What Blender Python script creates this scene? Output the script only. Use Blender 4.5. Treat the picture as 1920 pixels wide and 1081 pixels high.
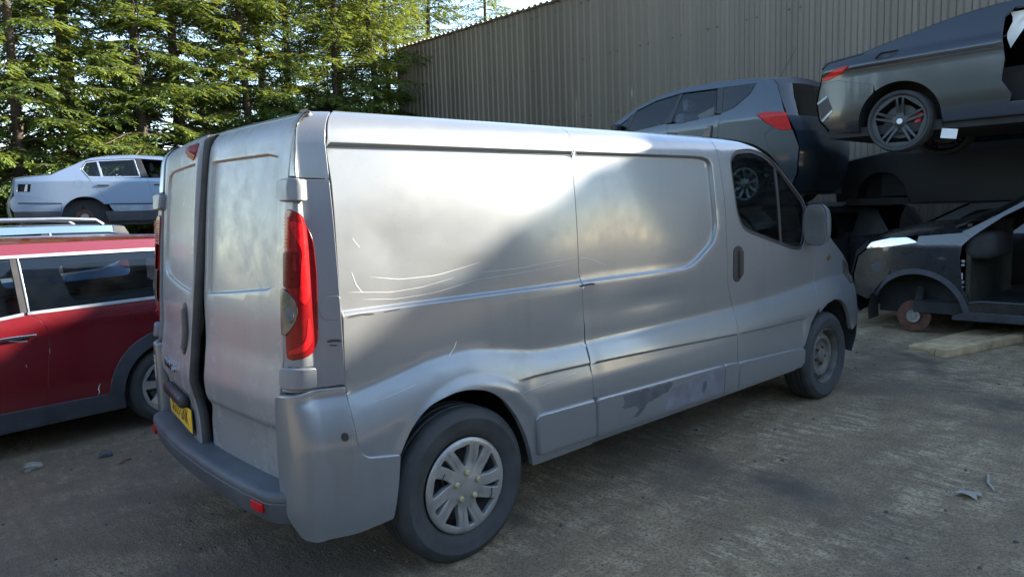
import bpy, bmesh, math, random
import numpy as np
from mathutils import Vector, Matrix, geometry

random.seed(7); RNG = np.random.default_rng(7)
for o in list(bpy.data.objects): bpy.data.objects.remove(o, do_unlink=True)
SC = bpy.context.scene
COL = SC.collection

# ------------------------------------------------------------------ camera
cd = bpy.data.cameras.new('camera'); cam = bpy.data.objects.new('camera', cd); COL.objects.link(cam)
yaw, pit, rol = math.radians(48.888), math.radians(-6.545), math.radians(-1.898)
fw = Vector((math.cos(yaw)*math.cos(pit), math.sin(yaw)*math.cos(pit), math.sin(pit)))
rt = Vector((math.sin(yaw), -math.cos(yaw), 0)); up = rt.cross(fw)
r2 = rt*math.cos(rol)+up*math.sin(rol); u2 = -rt*math.sin(rol)+up*math.cos(rol)
M = Matrix((r2, u2, -fw)).transposed().to_4x4(); M.translation = (-0.939, -3.332, 1.538)
cam.matrix_world = M
cd.sensor_width = 36; cd.lens = 1330.03/1920*36; cd.clip_start = .05; cd.clip_end = 2000
SC.camera = cam

# ------------------------------------------------------------------ sky, sun, exposure
SUN_G, SUN_E = math.radians(20), math.radians(22.6)     # sun comes from +x, turned towards -y
sundir = Vector((math.cos(SUN_G)*math.cos(SUN_E), -math.sin(SUN_G)*math.cos(SUN_E), math.sin(SUN_E)))
W = bpy.data.worlds.new('World'); SC.world = W; W.use_nodes = True
nt = W.node_tree; nt.nodes.clear()
sky = nt.nodes.new('ShaderNodeTexSky'); sky.sky_type = 'NISHITA'; sky.sun_disc = False
sky.sun_elevation = SUN_E; sky.sun_rotation = math.atan2(sundir.x, sundir.y)
sky.air_density = 1.0; sky.dust_density = .15; sky.ozone_density = .8
bg = nt.nodes.new('ShaderNodeBackground'); bg.inputs[1].default_value = .088
ow = nt.nodes.new('ShaderNodeOutputWorld')
nt.links.new(sky.outputs[0], bg.inputs[0]); nt.links.new(bg.outputs[0], ow.inputs[0])
sl = bpy.data.lights.new('sun', 'SUN'); sl.energy = 4.5; sl.angle = math.radians(.53); sl.color = (1, .90, .74)
sun = bpy.data.objects.new('sun', sl); COL.objects.link(sun)
sun.rotation_euler = (-sundir).to_track_quat('-Z', 'Y').to_euler()
SC.view_settings.view_transform = 'Standard'; SC.view_settings.look = 'None'
SC.view_settings.exposure = 2.65; SC.view_settings.gamma = 1; SC.view_settings.use_curve_mapping = False
SC.render.engine = 'CYCLES'

# ------------------------------------------------------------------ materials
def newmat(name):
    m = bpy.data.materials.new(name); m.use_nodes = True
    n = m.node_tree.nodes; b = n['Principled BSDF']
    return m, m.node_tree, n, b
def setp(b, **k):
    names = dict(col='Base Color', metal='Metallic', rough='Roughness', coat='Coat Weight', coatr='Coat Roughness', spec='Specular IOR Level', trans='Transmission Weight', ior='IOR', alpha='Alpha', emit='Emission Color', emits='Emission Strength')
    for a, v in k.items():
        if a in ('col', 'emit') and len(v) == 3: v = (*v, 1)
        b.inputs[names[a]].default_value = v
def noise(t, scale, det=4, rough=.55, vec=None, dist=0):
    n = t.nodes.new('ShaderNodeTexNoise'); n.inputs['Scale'].default_value = scale; n.inputs['Detail'].default_value = det
    n.inputs['Roughness'].default_value = rough; n.inputs['Distortion'].default_value = dist
    if vec: t.links.new(vec, n.inputs['Vector'])
    return n.outputs['Fac']
def ramp(t, fac, p0, p1, c0=(0,0,0), c1=(1,1,1)):
    r = t.nodes.new('ShaderNodeValToRGB'); e = r.color_ramp.elements
    e[0].position = p0; e[1].position = p1; e[0].color = (*c0, 1); e[1].color = (*c1, 1)
    t.links.new(fac, r.inputs[0]); return r.outputs[0]
def mix(t, fac, a, b, mode='MIX'):
    m = t.nodes.new('ShaderNodeMix'); m.data_type = 'RGBA'; m.blend_type = mode
    for s, v in ((m.inputs[0], fac), (m.inputs[6], a), (m.inputs[7], b)):
        if hasattr(v, 'is_linked'): t.links.new(v, s)
        elif isinstance(v, (int, float)): s.default_value = v
        else: s.default_value = (*v, 1)
    return m.outputs[2]
def mth(t, op, a, b=0.0):
    m = t.nodes.new('ShaderNodeMath'); m.operation = op
    for s, v in ((m.inputs[0], a), (m.inputs[1], b)):
        if hasattr(v, 'is_linked'): t.links.new(v, s)
        else: s.default_value = v
    return m.outputs[0]
def texco(t, kind='Object', scale=(1,1,1), rotz=0):
    c = t.nodes.new('ShaderNodeTexCoord'); mp = t.nodes.new('ShaderNodeMapping')
    mp.inputs['Scale'].default_value = scale; mp.inputs['Rotation'].default_value = (0, 0, rotz)
    t.links.new(c.outputs[kind], mp.inputs['Vector']); return mp.outputs[0]
def bump(t, b, h, strength=.2, dist=.01):
    n = t.nodes.new('ShaderNodeBump'); n.inputs['Strength'].default_value = strength; n.inputs['Distance'].default_value = dist
    t.links.new(h, n.inputs['Height']); t.links.new(n.outputs[0], b.inputs['Normal'])
def plain(name, col, rough=.5, metal=0, coat=0, var=.25, scale=9, bmp=0, **k):
    m, t, n, b = newmat(name); setp(b, col=col, rough=rough, metal=metal, coat=coat, **k)
    v = texco(t); f = noise(t, scale, 5, .6, v)
    c = mix(t, ramp(t, f, .3, .72), tuple(x*(1-var) for x in col), tuple(min(1, x*(1+var)) for x in col))
    t.links.new(c, b.inputs['Base Color'])
    r = mth(t, 'ADD', mth(t, 'MULTIPLY', f, .24), rough-.12); t.links.new(r, b.inputs['Roughness'])
    if bmp: bump(t, b, noise(t, scale*14, 4, .6, v), bmp, .004)
    return m
def paint(name, col, metal=.5, rough=.32, coat=.6, dust=.25, dustcol=(.30, .27, .22), dscale=2.2, wav=.0, coatr=.07, grime=0.):
    """car paint: flake base under clear coat, with a patchy film of road dust and specks of grime"""
    m, t, n, b = newmat(name); setp(b, col=col, metal=metal, rough=rough, coat=coat, coatr=coatr)
    v = texco(t)
    f = mth(t, 'MULTIPLY', noise(t, dscale, 6, .62, v), noise(t, dscale*9, 5, .7, v))
    d = mth(t, 'MULTIPLY', ramp(t, f, .14, .42), dust)
    c = mix(t, d, col, dustcol)
    if grime:
        sp = mth(t, 'MULTIPLY', ramp(t, noise(t, 75, 3, .6, v), .62, .70), ramp(t, noise(t, 3.1, 4, .6, v), .42, .66))
        st = mth(t, 'MULTIPLY', ramp(t, noise(t, 6, 5, .6, texco(t, 'Object', (1, 1, .16))), .55, .75), .45)
        gr = mth(t, 'MULTIPLY', mth(t, 'ADD', sp, st), grime); c = mix(t, gr, c, (.075, .066, .055)); d = mth(t, 'MAXIMUM', d, gr)
    t.links.new(c, b.inputs['Base Color'])
    t.links.new(mth(t, 'SUBTRACT', metal, mth(t, 'MULTIPLY', d, metal)), b.inputs['Metallic'])
    t.links.new(mth(t, 'ADD', rough, mth(t, 'MULTIPLY', d, .4)), b.inputs['Roughness'])
    t.links.new(mth(t, 'ADD', coatr, mth(t, 'MULTIPLY', d, .7)), b.inputs['Coat Roughness'])
    t.links.new(mth(t, 'SUBTRACT', coat, mth(t, 'MULTIPLY', d, coat)), b.inputs['Coat Weight'])
    if wav: bump(t, b, noise(t, 1.7, 2, .4, v), wav, .02)
    return m
def glassmat(name, tint, refl=1.45, dirt=.10):
    m, t, n, b = newmat(name); n.remove(b); out = n['Material Output']
    tr = n.new('ShaderNodeBsdfTransparent'); tr.inputs[0].default_value = (*tint, 1)
    gl = n.new('ShaderNodeBsdfGlossy'); gl.inputs['Roughness'].default_value = .02
    fr = n.new('ShaderNodeFresnel'); fr.inputs[0].default_value = refl
    mx = n.new('ShaderNodeMixShader'); t.links.new(fr.outputs[0], mx.inputs[0]); t.links.new(tr.outputs[0], mx.inputs[1]); t.links.new(gl.outputs[0], mx.inputs[2])
    df = n.new('ShaderNodeBsdfDiffuse'); df.inputs[0].default_value = (.34, .33, .30, 1)
    f = noise(t, 5, 6, .65, texco(t)); dd = mth(t, 'MULTIPLY', ramp(t, f, .4, .8), dirt)
    m2 = n.new('ShaderNodeMixShader'); t.links.new(dd, m2.inputs[0]); t.links.new(mx.outputs[0], m2.inputs[1]); t.links.new(df.outputs[0], m2.inputs[2])
    t.links.new(m2.outputs[0], out.inputs[0]); return m

MT = {}
MT['silver'] = paint('van silver paint', (.192, .204, .215), .45, .36, .9, .16, (.21, .20, .18), 1.3, .02, .09, .35)
MT['silver_door'] = paint('van silver paint dusty', (.255, .257, .258), .4, .42, .55, .35, (.26, .25, .235), 1.2, .03, .16, .35)
MT['silver_trim'] = paint('silver plastic trim', (.155, .170, .195), .35, .42, .3, .3, (.15, .145, .13), 2.4, 0, .15, .3)
MT['primer'] = plain('peeled grey plastic', (.075, .078, .088), .6, var=.35, scale=14)
MT['bumper'] = plain('dark grey bumper plastic', (.066, .070, .078), .55, var=.3, scale=6, bmp=.15)
MT['black'] = plain('black plastic', (.018, .018, .02), .45, var=.4, scale=8)
MT['rubber'] = plain('tyre rubber', (.035, .036, .036), .75, var=.35, scale=11, bmp=.2)
MT['dark'] = plain('dark underside', (.022, .021, .02), .9, var=.5, scale=5)
MT['dgrey'] = plain('dark grey door edge', (.07, .066, .062), .7, var=.4, scale=6)
MT['chrome'] = plain('chrome', (.75, .76, .78), .14, 1, var=.1)
MT['steel'] = plain('dull steel', (.30, .30, .29), .45, .8, var=.3, scale=8)
MT['wheelsteel'] = plain('dusty dull steel', (.13, .122, .105), .62, .3, var=.35, scale=12)
MT['cover'] = plain('silver wheel cover', (.31, .30, .28), .36, .45, var=.18, scale=9)
MT['rust'] = plain('rusty brake disc', (.085, .036, .022), .85, var=.5, scale=18, bmp=.4)
MT['brass'] = plain('yellowed bolt caps', (.42, .36, .20), .4, .4, var=.2, scale=30)
MT['red_lens'] = plain('red lamp lens', (.17, .002, .005), .24, spec=.25, coat=.05, var=.25, scale=16)
MT['red_bright'] = plain('bright red lamp lens', (.46, .007, .010), .24, spec=.25, coat=.05, var=.2, scale=30)
MT['red_dark'] = plain('dark red lamp lens', (.10, .002, .004), .3, spec=.15, var=.25, scale=25)
MT['clear_lens'] = plain('clear lamp lens', (.10, .095, .085), .2, .3, coat=.15, var=.4, scale=26)
MT['clear_grid'] = plain('clear ribbed lens', (.36, .36, .35), .2, .2, var=.5, scale=60)
MT['amber'] = plain('amber lens', (.16, .07, .02), .25, spec=.3)
MT['plate'] = plain('yellow plate', (.85, .50, .03), .4, coat=.3, var=.08)
MT['glass'] = glassmat('window glass', (.50, .58, .56), 1.45, .03)
MT['glass_dark'] = glassmat('tinted glass', (.10, .125, .14), 1.6, .06)
MT['glass_blue'] = glassmat('side glass with sky tint', (.74, .84, .90), 1.5, .012)
MT['mirror'] = plain('mirror glass', (.15, .155, .145), .14, 0, var=.3, scale=4, coat=.4)  # flat grey painted in for the dull surroundings the mirror would reflect
MT['seat'] = plain('seat cloth', (.045, .047, .052), .9, var=.3, scale=20)
MT['seat_grey'] = plain('grey seat cloth', (.16, .17, .19), .9, var=.3, scale=20)
MT['scratch'] = plain('pale scratch', (.55, .54, .51), .7)
MT['scuff'] = plain('dark scuff', (.03, .03, .032), .8)
MT['text'] = plain('plate black', (.01, .01, .01), .5)

# ------------------------------------------------------------------ mesh helpers
def tag(o, label=None, cat=None, group=None, kind=None):
    if label: o['label'] = label
    if cat: o['category'] = cat
    if group: o['group'] = group
    if kind: o['kind'] = kind
    return o
def empty(name, loc=(0,0,0), rz=0, parent=None, rot=None):
    o = bpy.data.objects.new(name, None); COL.objects.link(o); o.location = loc
    o.rotation_euler = rot if rot else (0, 0, rz); o.parent = parent; o.empty_display_size = .2
    return o
def mobj(name, verts, faces, mat, parent=None, normals=None, smooth=True, angle=None):
    me = bpy.data.meshes.new(name); me.from_pydata([tuple(map(float, v)) for v in verts], [], [tuple(map(int, f)) for f in faces])
    me.materials.append(mat); me.update()
    if smooth: me.polygons.foreach_set('use_smooth', [True]*len(me.polygons))
    if normals is not None: me.normals_split_custom_set_from_vertices([tuple(map(float, n)) for n in normals])
    elif angle is not None and smooth: me.set_sharp_from_angle(angle=math.radians(angle))
    o = bpy.data.objects.new(name, me); COL.objects.link(o); o.parent = parent
    return o
def copy_tree(o, parent=None):
    c = o.copy(); COL.objects.link(c); c.parent = parent
    for ch in list(o.children): copy_tree(ch, c)
    return c
class MB:
    """collects simple shapes into one mesh"""
    def __init__(s): s.v = []; s.f = []
    def add(s, v, f):
        n = len(s.v); s.v += [tuple(p) for p in v]; s.f += [tuple(i+n for i in q) for q in f]; return s
    def box(s, c, d, rz=0, bev=0, rot=None):
        bm = bmesh.new(); bmesh.ops.create_cube(bm, size=1)
        for v in bm.verts: v.co = Vector((v.co.x*d[0], v.co.y*d[1], v.co.z*d[2]))
        if bev: bmesh.ops.bevel(bm, geom=list(bm.edges), offset=bev, segments=3, affect='EDGES', profile=.5)
        R = rot if rot else Matrix.Rotation(rz, 3, 'Z')
        bm.verts.index_update()
        s.add([R@v.co+Vector(c) for v in bm.verts], [[v.index for v in f.verts] for f in bm.faces]); bm.free(); return s
    def lathe(s, prof, n=32, axis='y', c=(0,0,0), close=False):
        """prof: (radius, along)"""
        vs = []; k = len(prof)
        for i in range(n):
            a = 2*math.pi*i/n
            for r, h in prof:
                p = {'y': (r*math.cos(a), h, r*math.sin(a)), 'x': (h, r*math.cos(a), r*math.sin(a)), 'z': (r*math.cos(a), r*math.sin(a), h)}[axis]
                vs.append((p[0]+c[0], p[1]+c[1], p[2]+c[2]))
        fs = []
        for i in range(n):
            j = (i+1) % n
            for q in range(k-1 if not close else k):
                q2 = (q+1) % k; fs.append((i*k+q, j*k+q, j*k+q2, i*k+q2))
        return s.add(vs, fs)
    def tube(s, pts, rad, n=8):
        pts = [Vector(p) for p in pts]; vs = []; fs = []
        for i, p in enumerate(pts):
            t = (pts[min(i+1, len(pts)-1)]-pts[max(i-1, 0)]).normalized()
            a = t.orthogonal().normalized() if i == 0 else (a-t*a.dot(t)).normalized()
            b = t.cross(a); r = rad[i] if isinstance(rad, (list, tuple)) else rad
            vs += [p+(a*math.cos(2*math.pi*k/n)+b*math.sin(2*math.pi*k/n))*r for k in range(n)]
        for i in range(len(pts)-1):
            for k in range(n): k2 = (k+1) % n; fs.append((i*n+k, i*n+k2, (i+1)*n+k2, (i+1)*n+k))
        fs.append(tuple(range(n))[::-1]); fs.append(tuple(range((len(pts)-1)*n, len(pts)*n)))
        return s.add(vs, fs)
    def grid(s, rows, flip=False):
        k = len(rows[0]); fs = []
        for i in range(len(rows)-1):
            for j in range(k-1):
                q = (i*k+j, i*k+j+1, (i+1)*k+j+1, (i+1)*k+j); fs.append(q[::-1] if flip else q)
        return s.add([p for r in rows for p in r], fs)
    def build(s, name, mat, parent=None, angle=35, smooth=True): return mobj(name, s.v, s.f, mat, parent, None, smooth, angle)

def crv(xs, ys):
    xs = np.array(xs, float); ys = np.array(ys, float); h = np.diff(xs); d = np.diff(ys)/h
    m = np.zeros(len(xs)); m[0] = d[0]; m[-1] = d[-1]
    for i in range(1, len(xs)-1): m[i] = 0 if d[i-1]*d[i] <= 0 else 2*d[i-1]*d[i]/(d[i-1]+d[i])
    def f(x):
        x = np.clip(x, xs[0], xs[-1]); i = np.clip(np.searchsorted(xs, x, side='right')-1, 0, len(xs)-2); t = (x-xs[i])/h[i]
        return (2*t**3-3*t**2+1)*ys[i]+(t**3-2*t**2+t)*h[i]*m[i]+(-2*t**3+3*t**2)*ys[i+1]+(t**3-t**2)*h[i]*m[i+1]
    return f
def sst(t): t = np.clip(t, 0, 1); return t*t*(3-2*t)
def pip(pts, poly):
    pts = np.asarray(pts); x, y = pts[:, 0], pts[:, 1]; ins = np.zeros(len(pts), bool); p = np.asarray(poly); q = np.roll(p, -1, 0)
    for (x1, y1), (x2, y2) in zip(p, q):
        if y1 == y2: continue
        c = ((y1 > y) != (y2 > y)) & (x < (x2-x1)*(y-y1)/(y2-y1)+x1); ins ^= c
    return ins
def pdist(pts, poly, closed=True):
    pts = np.asarray(pts, float); p = np.asarray(poly, float); best = np.full(len(pts), 1e9)
    for i in range(len(p) if closed else len(p)-1):
        a = p[i]; b = p[(i+1) % len(p)]; ab = b-a; L = max(ab@ab, 1e-12)
        t = np.clip(((pts-a)@ab)/L, 0, 1); best = np.minimum(best, np.hypot(*(pts-(a+t[:, None]*ab)).T))
    return best
def area(p): p = np.asarray(p); q = np.roll(p, -1, 0); return .5*np.sum(p[:, 0]*q[:, 1]-q[:, 0]*p[:, 1])
def offset(p, d):
    """move a CCW polygon's border outwards by d"""
    p = np.asarray(p, float); a = p-np.roll(p, 1, 0); b = np.roll(p, -1, 0)-p
    a /= np.maximum(np.linalg.norm(a, axis=1), 1e-9)[:, None]; b /= np.maximum(np.linalg.norm(b, axis=1), 1e-9)[:, None]
    na = np.stack([a[:, 1], -a[:, 0]], 1); nb = np.stack([b[:, 1], -b[:, 0]], 1); m = na+nb
    m /= np.maximum((m*m).sum(1)/2, .5)[:, None]
    return p+m*d
def resamp(p, step):
    o = []; p = np.asarray(p, float)
    for i in range(len(p)):
        a = p[i]; b = p[(i+1) % len(p)]; n = max(1, int(math.ceil(np.linalg.norm(b-a)/step)))
        for k in range(n): o.append(a+(b-a)*k/n)
    return np.array(o)
def rounded(p, r, n=4):
    """round the corners of a polygon"""
    p = np.asarray(p, float); o = []
    for i in range(len(p)):
        a, b, c = p[i-1], p[i], p[(i+1) % len(p)]; la = np.linalg.norm(a-b); lc = np.linalg.norm(c-b); k = min(r, la*.45, lc*.45)
        s = b+(a-b)/la*k; e = b+(c-b)/lc*k
        for t in np.linspace(0, 1, n+1): o.append((1-t)**2*s+2*t*(1-t)*b+t*t*e)
    return np.array(o)
def circ(cx, cy, r, n=24, ry=None): return [(cx+r*math.cos(2*math.pi*i/n), cy+(ry or r)*math.sin(2*math.pi*i/n)) for i in range(n)]

def panel(name, poly, mapf, mat, parent=None, holes=(), step=.05, feats=(), gap=.0025, edge=.004, depth=.03, off=0., flip=False, dome=0.):
    """a sheet cut to a 2-D outline, laid on a curved surface, with a rounded rim turned inwards"""
    poly = np.asarray(poly, float)
    if area(poly) < 0: poly = poly[::-1]
    hs = [np.asarray(h, float) for h in holes]; hs = [h if area(h) > 0 else h[::-1] for h in hs]
    loops = [resamp(offset(poly, -gap), step)]+[resamp(offset(h, gap), step) for h in hs]
    V = []; Ed = []; rngs = []
    for L in loops:
        n0 = len(V); V += [tuple(q) for q in L]; rngs.append((n0, len(V))); Ed += [(n0+i, n0+(i+1) % len(L)) for i in range(len(L))]
    nb = len(V)
    lo = poly.min(0); hi = poly.max(0)
    gx = np.arange(lo[0]+step*.5, hi[0], step); gy = np.arange(lo[1]+step*.5, hi[1], step)
    if len(gx) and len(gy):
        G = np.stack(np.meshgrid(gx, gy), -1).reshape(-1, 2); ok = pip(G, loops[0]) & (pdist(G, loops[0]) > step*.35)
        for h in loops[1:]: ok &= ~pip(G, h) & (pdist(G, h) > step*.35)
        for f in feats: ok &= pdist(G, f, False) > step*.2
        V += [tuple(q) for q in G[ok]]
    for f in feats:
        f = np.asarray(f, float); fr = [f[0]]
        for a, b in zip(f[:-1], f[1:]):
            n = max(1, int(np.linalg.norm(b-a)/step))
            fr += [a+(b-a)*k/n for k in range(1, n+1)]
        fr = np.array(fr); ins = pip(fr, loops[0]) & (pdist(fr, loops[0]) > .003)
        for h in loops[1:]: ins &= ~pip(fr, h) & (pdist(fr, h) > .003)
        prev = None
        for q, k in zip(fr, ins):
            if k:
                V.append(tuple(q))
                if prev is not None: Ed.append((prev, len(V)-1))
                prev = len(V)-1
            else: prev = None
    r = geometry.delaunay_2d_cdt([Vector(q) for q in V], Ed, [], 0, 1e-6)
    P2 = np.array([tuple(q) for q in r[0]]); F = [tuple(f) for f in r[2]]
    orig = r[3]; back = {}
    for i, lst in enumerate(orig):
        for k in lst: back[k] = i
    cen = np.array([P2[list(f)].mean(0) for f in F]); ok = pip(cen, loops[0])
    for h in loops[1:]: ok &= ~pip(cen, h)
    F = [f for f, k in zip(F, ok) if k]
    F2 = []
    for f in F:
        a, b, c = P2[f[0]], P2[f[1]], P2[f[2]]
        if ((b[0]-a[0])*(c[1]-a[1])-(b[1]-a[1])*(c[0]-a[0])) < 0: f = f[::-1]
        F2.append(f)
    sgn = -1. if flip else 1.
    def pn(q):
        e = 1e-3; p = mapf(q[:, 0], q[:, 1]); du = mapf(q[:, 0]+e, q[:, 1])-mapf(q[:, 0]-e, q[:, 1]); dv = mapf(q[:, 0], q[:, 1]+e)-mapf(q[:, 0], q[:, 1]-e)
        n = np.cross(du, dv); n /= np.maximum(np.linalg.norm(n, axis=1), 1e-12)[:, None]; return p, n*sgn, du/(2*e), dv/(2*e)
    p, n, du, dv = pn(P2); p = p+n*off
    if dome:
        d = pdist(P2, loops[0]); R = d.max() or 1; p = p+n*(dome*np.sqrt(np.clip(1-(1-d/R)**2, 0, 1)))[:, None]
    verts = [tuple(q) for q in p]; nor = [tuple(q) for q in n]; faces = [f[::-1] if flip else f for f in F2]
    if depth:
        for li, (a, b) in enumerate(rngs):
            L = np.array([V[i] for i in range(a, b)]); out = offset(L, 1.)-L
            if li: out = -out
            pp, nn, du_, dv_ = pn(L); w = du_*out[:, :1]+dv_*out[:, 1:]; w /= np.maximum(np.linalg.norm(w, axis=1), 1e-9)[:, None]
            base = pp+nn*off; r1 = base+w*edge*.6-nn*edge; r2 = base+w*edge*.6-nn*depth; m = b-a
            n1 = (nn*.35+w); n1 /= np.linalg.norm(n1, axis=1)[:, None]
            i1 = len(verts); verts += [tuple(q) for q in r1]; nor += [tuple(q) for q in n1]
            i2 = len(verts); verts += [tuple(q) for q in r2]; nor += [tuple(q) for q in w]
            for k in range(m):
                k2 = (k+1) % m; a0, a1 = back[a+k], back[a+k2]
                for q in ((a0, a1, i1+k2, i1+k), (i1+k, i1+k2, i2+k2, i2+k)):
                    faces.append(q[::-1] if (li == 0) != flip else q)
    return mobj(name, verts, faces, mat, parent, nor)
def strip(name, line, mapf, width, mat, parent, off=.0008, flip=False):
    """a thin line drawn on a surface as its own sliver of material"""
    L = np.asarray(line, float); t = np.gradient(L, axis=0); t /= np.linalg.norm(t, axis=1)[:, None]; nrm = np.stack([-t[:, 1], t[:, 0]], 1)
    w = width*np.minimum(1, .25+np.minimum(np.arange(len(L)), np.arange(len(L))[::-1])*.5)[:, None]*.5
    A = np.concatenate([L+nrm*w, (L-nrm*w)[::-1]])
    return panel(name, A, mapf, mat, parent, step=.2, gap=0, depth=0, off=off, flip=flip)
def text_mesh(name, body, mat, parent, M4, size=.08, extrude=.001, sx=1.):
    c = bpy.data.curves.new(name, 'FONT'); c.body = body; c.size = size; c.extrude = extrude; c.align_x = 'CENTER'; c.align_y = 'CENTER'; c.resolution_u = 3
    o = bpy.data.objects.new(name, c); COL.objects.link(o); bpy.context.view_layer.update()
    me = bpy.data.meshes.new_from_object(o); bpy.data.objects.remove(o, do_unlink=True); bpy.data.curves.remove(c)
    me.transform(Matrix.Diagonal((sx, 1, 1, 1))); me.transform(M4); me.materials.clear(); me.materials.append(mat); me.name = name
    r = bpy.data.objects.new(name, me); COL.objects.link(r); r.parent = parent; return r

# ================================================================== SETTING
# ------------------------------------------------------------------ ground
def ground_mat():
    m, t, n, b = newmat('worn concrete yard')
    v = texco(t, 'Object'); vs = texco(t, 'Object', (.55, 2.0, 1), math.radians(6)); vt = texco(t, 'Object', (6.5, 1.9, 1), math.radians(-4))
    big = noise(t, .55, 5, .6, v); mid = noise(t, 5.0, 9, .80, v); streak = noise(t, 1.6, 8, .72, vs); fine = noise(t, 60, 6, .75, v); tamp = noise(t, 2.6, 8, .72, vt); gran = noise(t, 190, 3, .7, v)
    c = mix(t, ramp(t, mid, .32, .66), (.235, .152, .080), (.49, .342, .190))
    pale = mth(t, 'MULTIPLY', ramp(t, streak, .44, .58), ramp(t, tamp, .46, .56))
    c = mix(t, mth(t, 'MULTIPLY', pale, .75), c, (.78, .60, .375))
    c = mix(t, mth(t, 'MULTIPLY', ramp(t, big, .50, .62), .60), c, (.12, .087, .060))
    oil = noise(t, .9, 4, .6, texco(t, 'Object', (1, 1, 1), 1.1)); c = mix(t, mth(t, 'MULTIPLY', ramp(t, oil, .58, .67), .7), c, (.055, .043, .034))
    # old wet stains where the yard drains past the back of the van
    st = None
    for x, y, r in ((.15, -.35, .75), (-.5, 1.15, 1.5), (1.6, -2.55, .55), (.4, 2.2, 1.2), (3.0, 1.0, 1.6)):
        d = n.new('ShaderNodeVectorMath'); d.operation = 'DISTANCE'; tc = n.new('ShaderNodeTexCoord'); t.links.new(tc.outputs['Object'], d.inputs[0]); d.inputs[1].default_value = (x, y, 0)
        k = ramp(t, mth(t, 'ADD', mth(t, 'DIVIDE', d.outputs['Value'], r), mth(t, 'MULTIPLY', mth(t, 'SUBTRACT', noise(t, 2.2, 6, .65, v), .5), 1.5)), .55, 1.05, (1, 1, 1), (0, 0, 0))
        st = k if st is None else mth(t, 'MAXIMUM', st, k)
    c = mix(t, mth(t, 'MULTIPLY', st, .62), c, (.095, .060, .038))
    c = mix(t, mth(t, 'MULTIPLY', ramp(t, fine, .48, .58), .8), c, (.13, .097, .066)); c = mix(t, mth(t, 'MULTIPLY', ramp(t, gran, .55, .68), .65), c, (.58, .47, .34))
    t.links.new(c, b.inputs['Base Color'])
    wet = mth(t, 'MULTIPLY', mth(t, 'MAXIMUM', ramp(t, oil, .56, .66), mth(t, 'MULTIPLY', st, .6)), .36)
    t.links.new(mth(t, 'SUBTRACT', .90, wet), b.inputs['Roughness'])
    h = mth(t, 'ADD', mth(t, 'MULTIPLY', tamp, 1.2), mth(t, 'ADD', mth(t, 'MULTIPLY', fine, .55), mth(t, 'MULTIPLY', noise(t, 15, 6, .75, v), .9)))
    bump(t, b, h, 1., .026)
    return m
MT['ground'] = ground_mat()
R_ = 400
g = mobj('ground', [(-R_, -R_, 0), (R_, -R_, 0), (R_, R_, 0), (-R_, R_, 0)], [(0, 1, 2, 3)], MT['ground'], smooth=False); tag(g, 'dark worn concrete yard with pale dusty streaks', 'ground', kind='structure')
MT['litter'] = plain('forest floor litter', (.060, .046, .030), .95, var=.6, scale=3, bmp=.8)
rows = []
for i in range(41):
    x = -14+i*1.6; rows.append([(x, 13.6+.35*math.sin(i*1.7)+j*.9, .004+(.0 if j == 0 else .10*min(j, 6)+.12*random.random())) for j in range(14)])
vg = MB().grid(rows, True).build('forest_floor', MT['litter'], angle=None); tag(vg, 'brown needle litter bank under the spruce trees', 'forest floor', kind='structure')
# loose grit on the concrete
MT['stone'] = plain('grey grit', (.22, .19, .15), .9, var=.5, scale=20)
mb = MB()
for k in range(5200):
    d = 1.6+random.random()**1.4*8; a = yaw+random.uniform(-.72, .70)
    x = -.939+d*math.cos(a); y = -3.332+d*math.sin(a); r = random.choice((.0025, .003, .004, .005, .007))*random.uniform(.7, 1.4); q = random.random()*6
    pts = [(x+r*math.cos(q+i*2.09)*random.uniform(.7, 1.3), y+r*math.sin(q+i*2.09)*random.uniform(.7, 1.3), 0.) for i in range(3)]+[(x, y, r*random.uniform(.5, 1.1))]
    mb.add(pts, [(0, 1, 3), (1, 2, 3), (2, 0, 3)])
tag(mb.build('grit', MT['stone'], smooth=False), 'loose grit scattered over the concrete', 'grit', kind='stuff')
def stone(name, loc, r, mat, label, seed):
    rn = random.Random(seed); bm = bmesh.new(); bmesh.ops.create_icosphere(bm, subdivisions=2, radius=1)
    for v in bm.verts: v.co = Vector((v.co.x*r[0], v.co.y*r[1], v.co.z*r[2]))*rn.uniform(.82, 1.15)
    bm.verts.index_update(); o = mobj(name, [v.co for v in bm.verts], [[v.index for v in f.verts] for f in bm.faces], mat, None, None, False); bm.free()
    o.location = loc; tag(o, label, 'stone', 'stones on the yard'); return o
stone('stone', (-.405, 1.921, .018), (.055, .045, .030), MT['stone'], 'grey stone lying on the ground nearest the left edge', 1)
stone('stone', (-.008, 1.85, .014), (.045, .03, .026), MT['dgrey'], 'small dark stone near the rear bumper of the silver van', 2)
o = MB().tube([(.02, 1.60, .008), (.06, 1.645, .011), (.10, 1.655, .007)], .005, 6).build('twig', plain('reddish twig', (.20, .07, .035), .8)); tag(o, 'short reddish brown twig beside the dark stone', 'twig')
MT['foil'] = plain('pale litter', (.34, .31, .25), .5, var=.2)
o = MB().grid([[(3.02+.02*i, -2.28+.032*j+.01*math.sin(i*2), .006+.02*abs(math.sin(i*1.9+j*2.3))) for j in range(4)] for i in range(5)]).build('litter_scrap', MT['foil'], smooth=False); tag(o, 'crumpled pale scrap of litter on the concrete at right', 'litter')
o = MB().tube([(3.22, -2.30, .006), (3.30, -2.25, .010), (3.42, -2.22, .006)], .007, 6).build('wood_splinter', MT['foil']); tag(o, 'thin pale splinter beside the scrap of litter', 'splinter')

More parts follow.
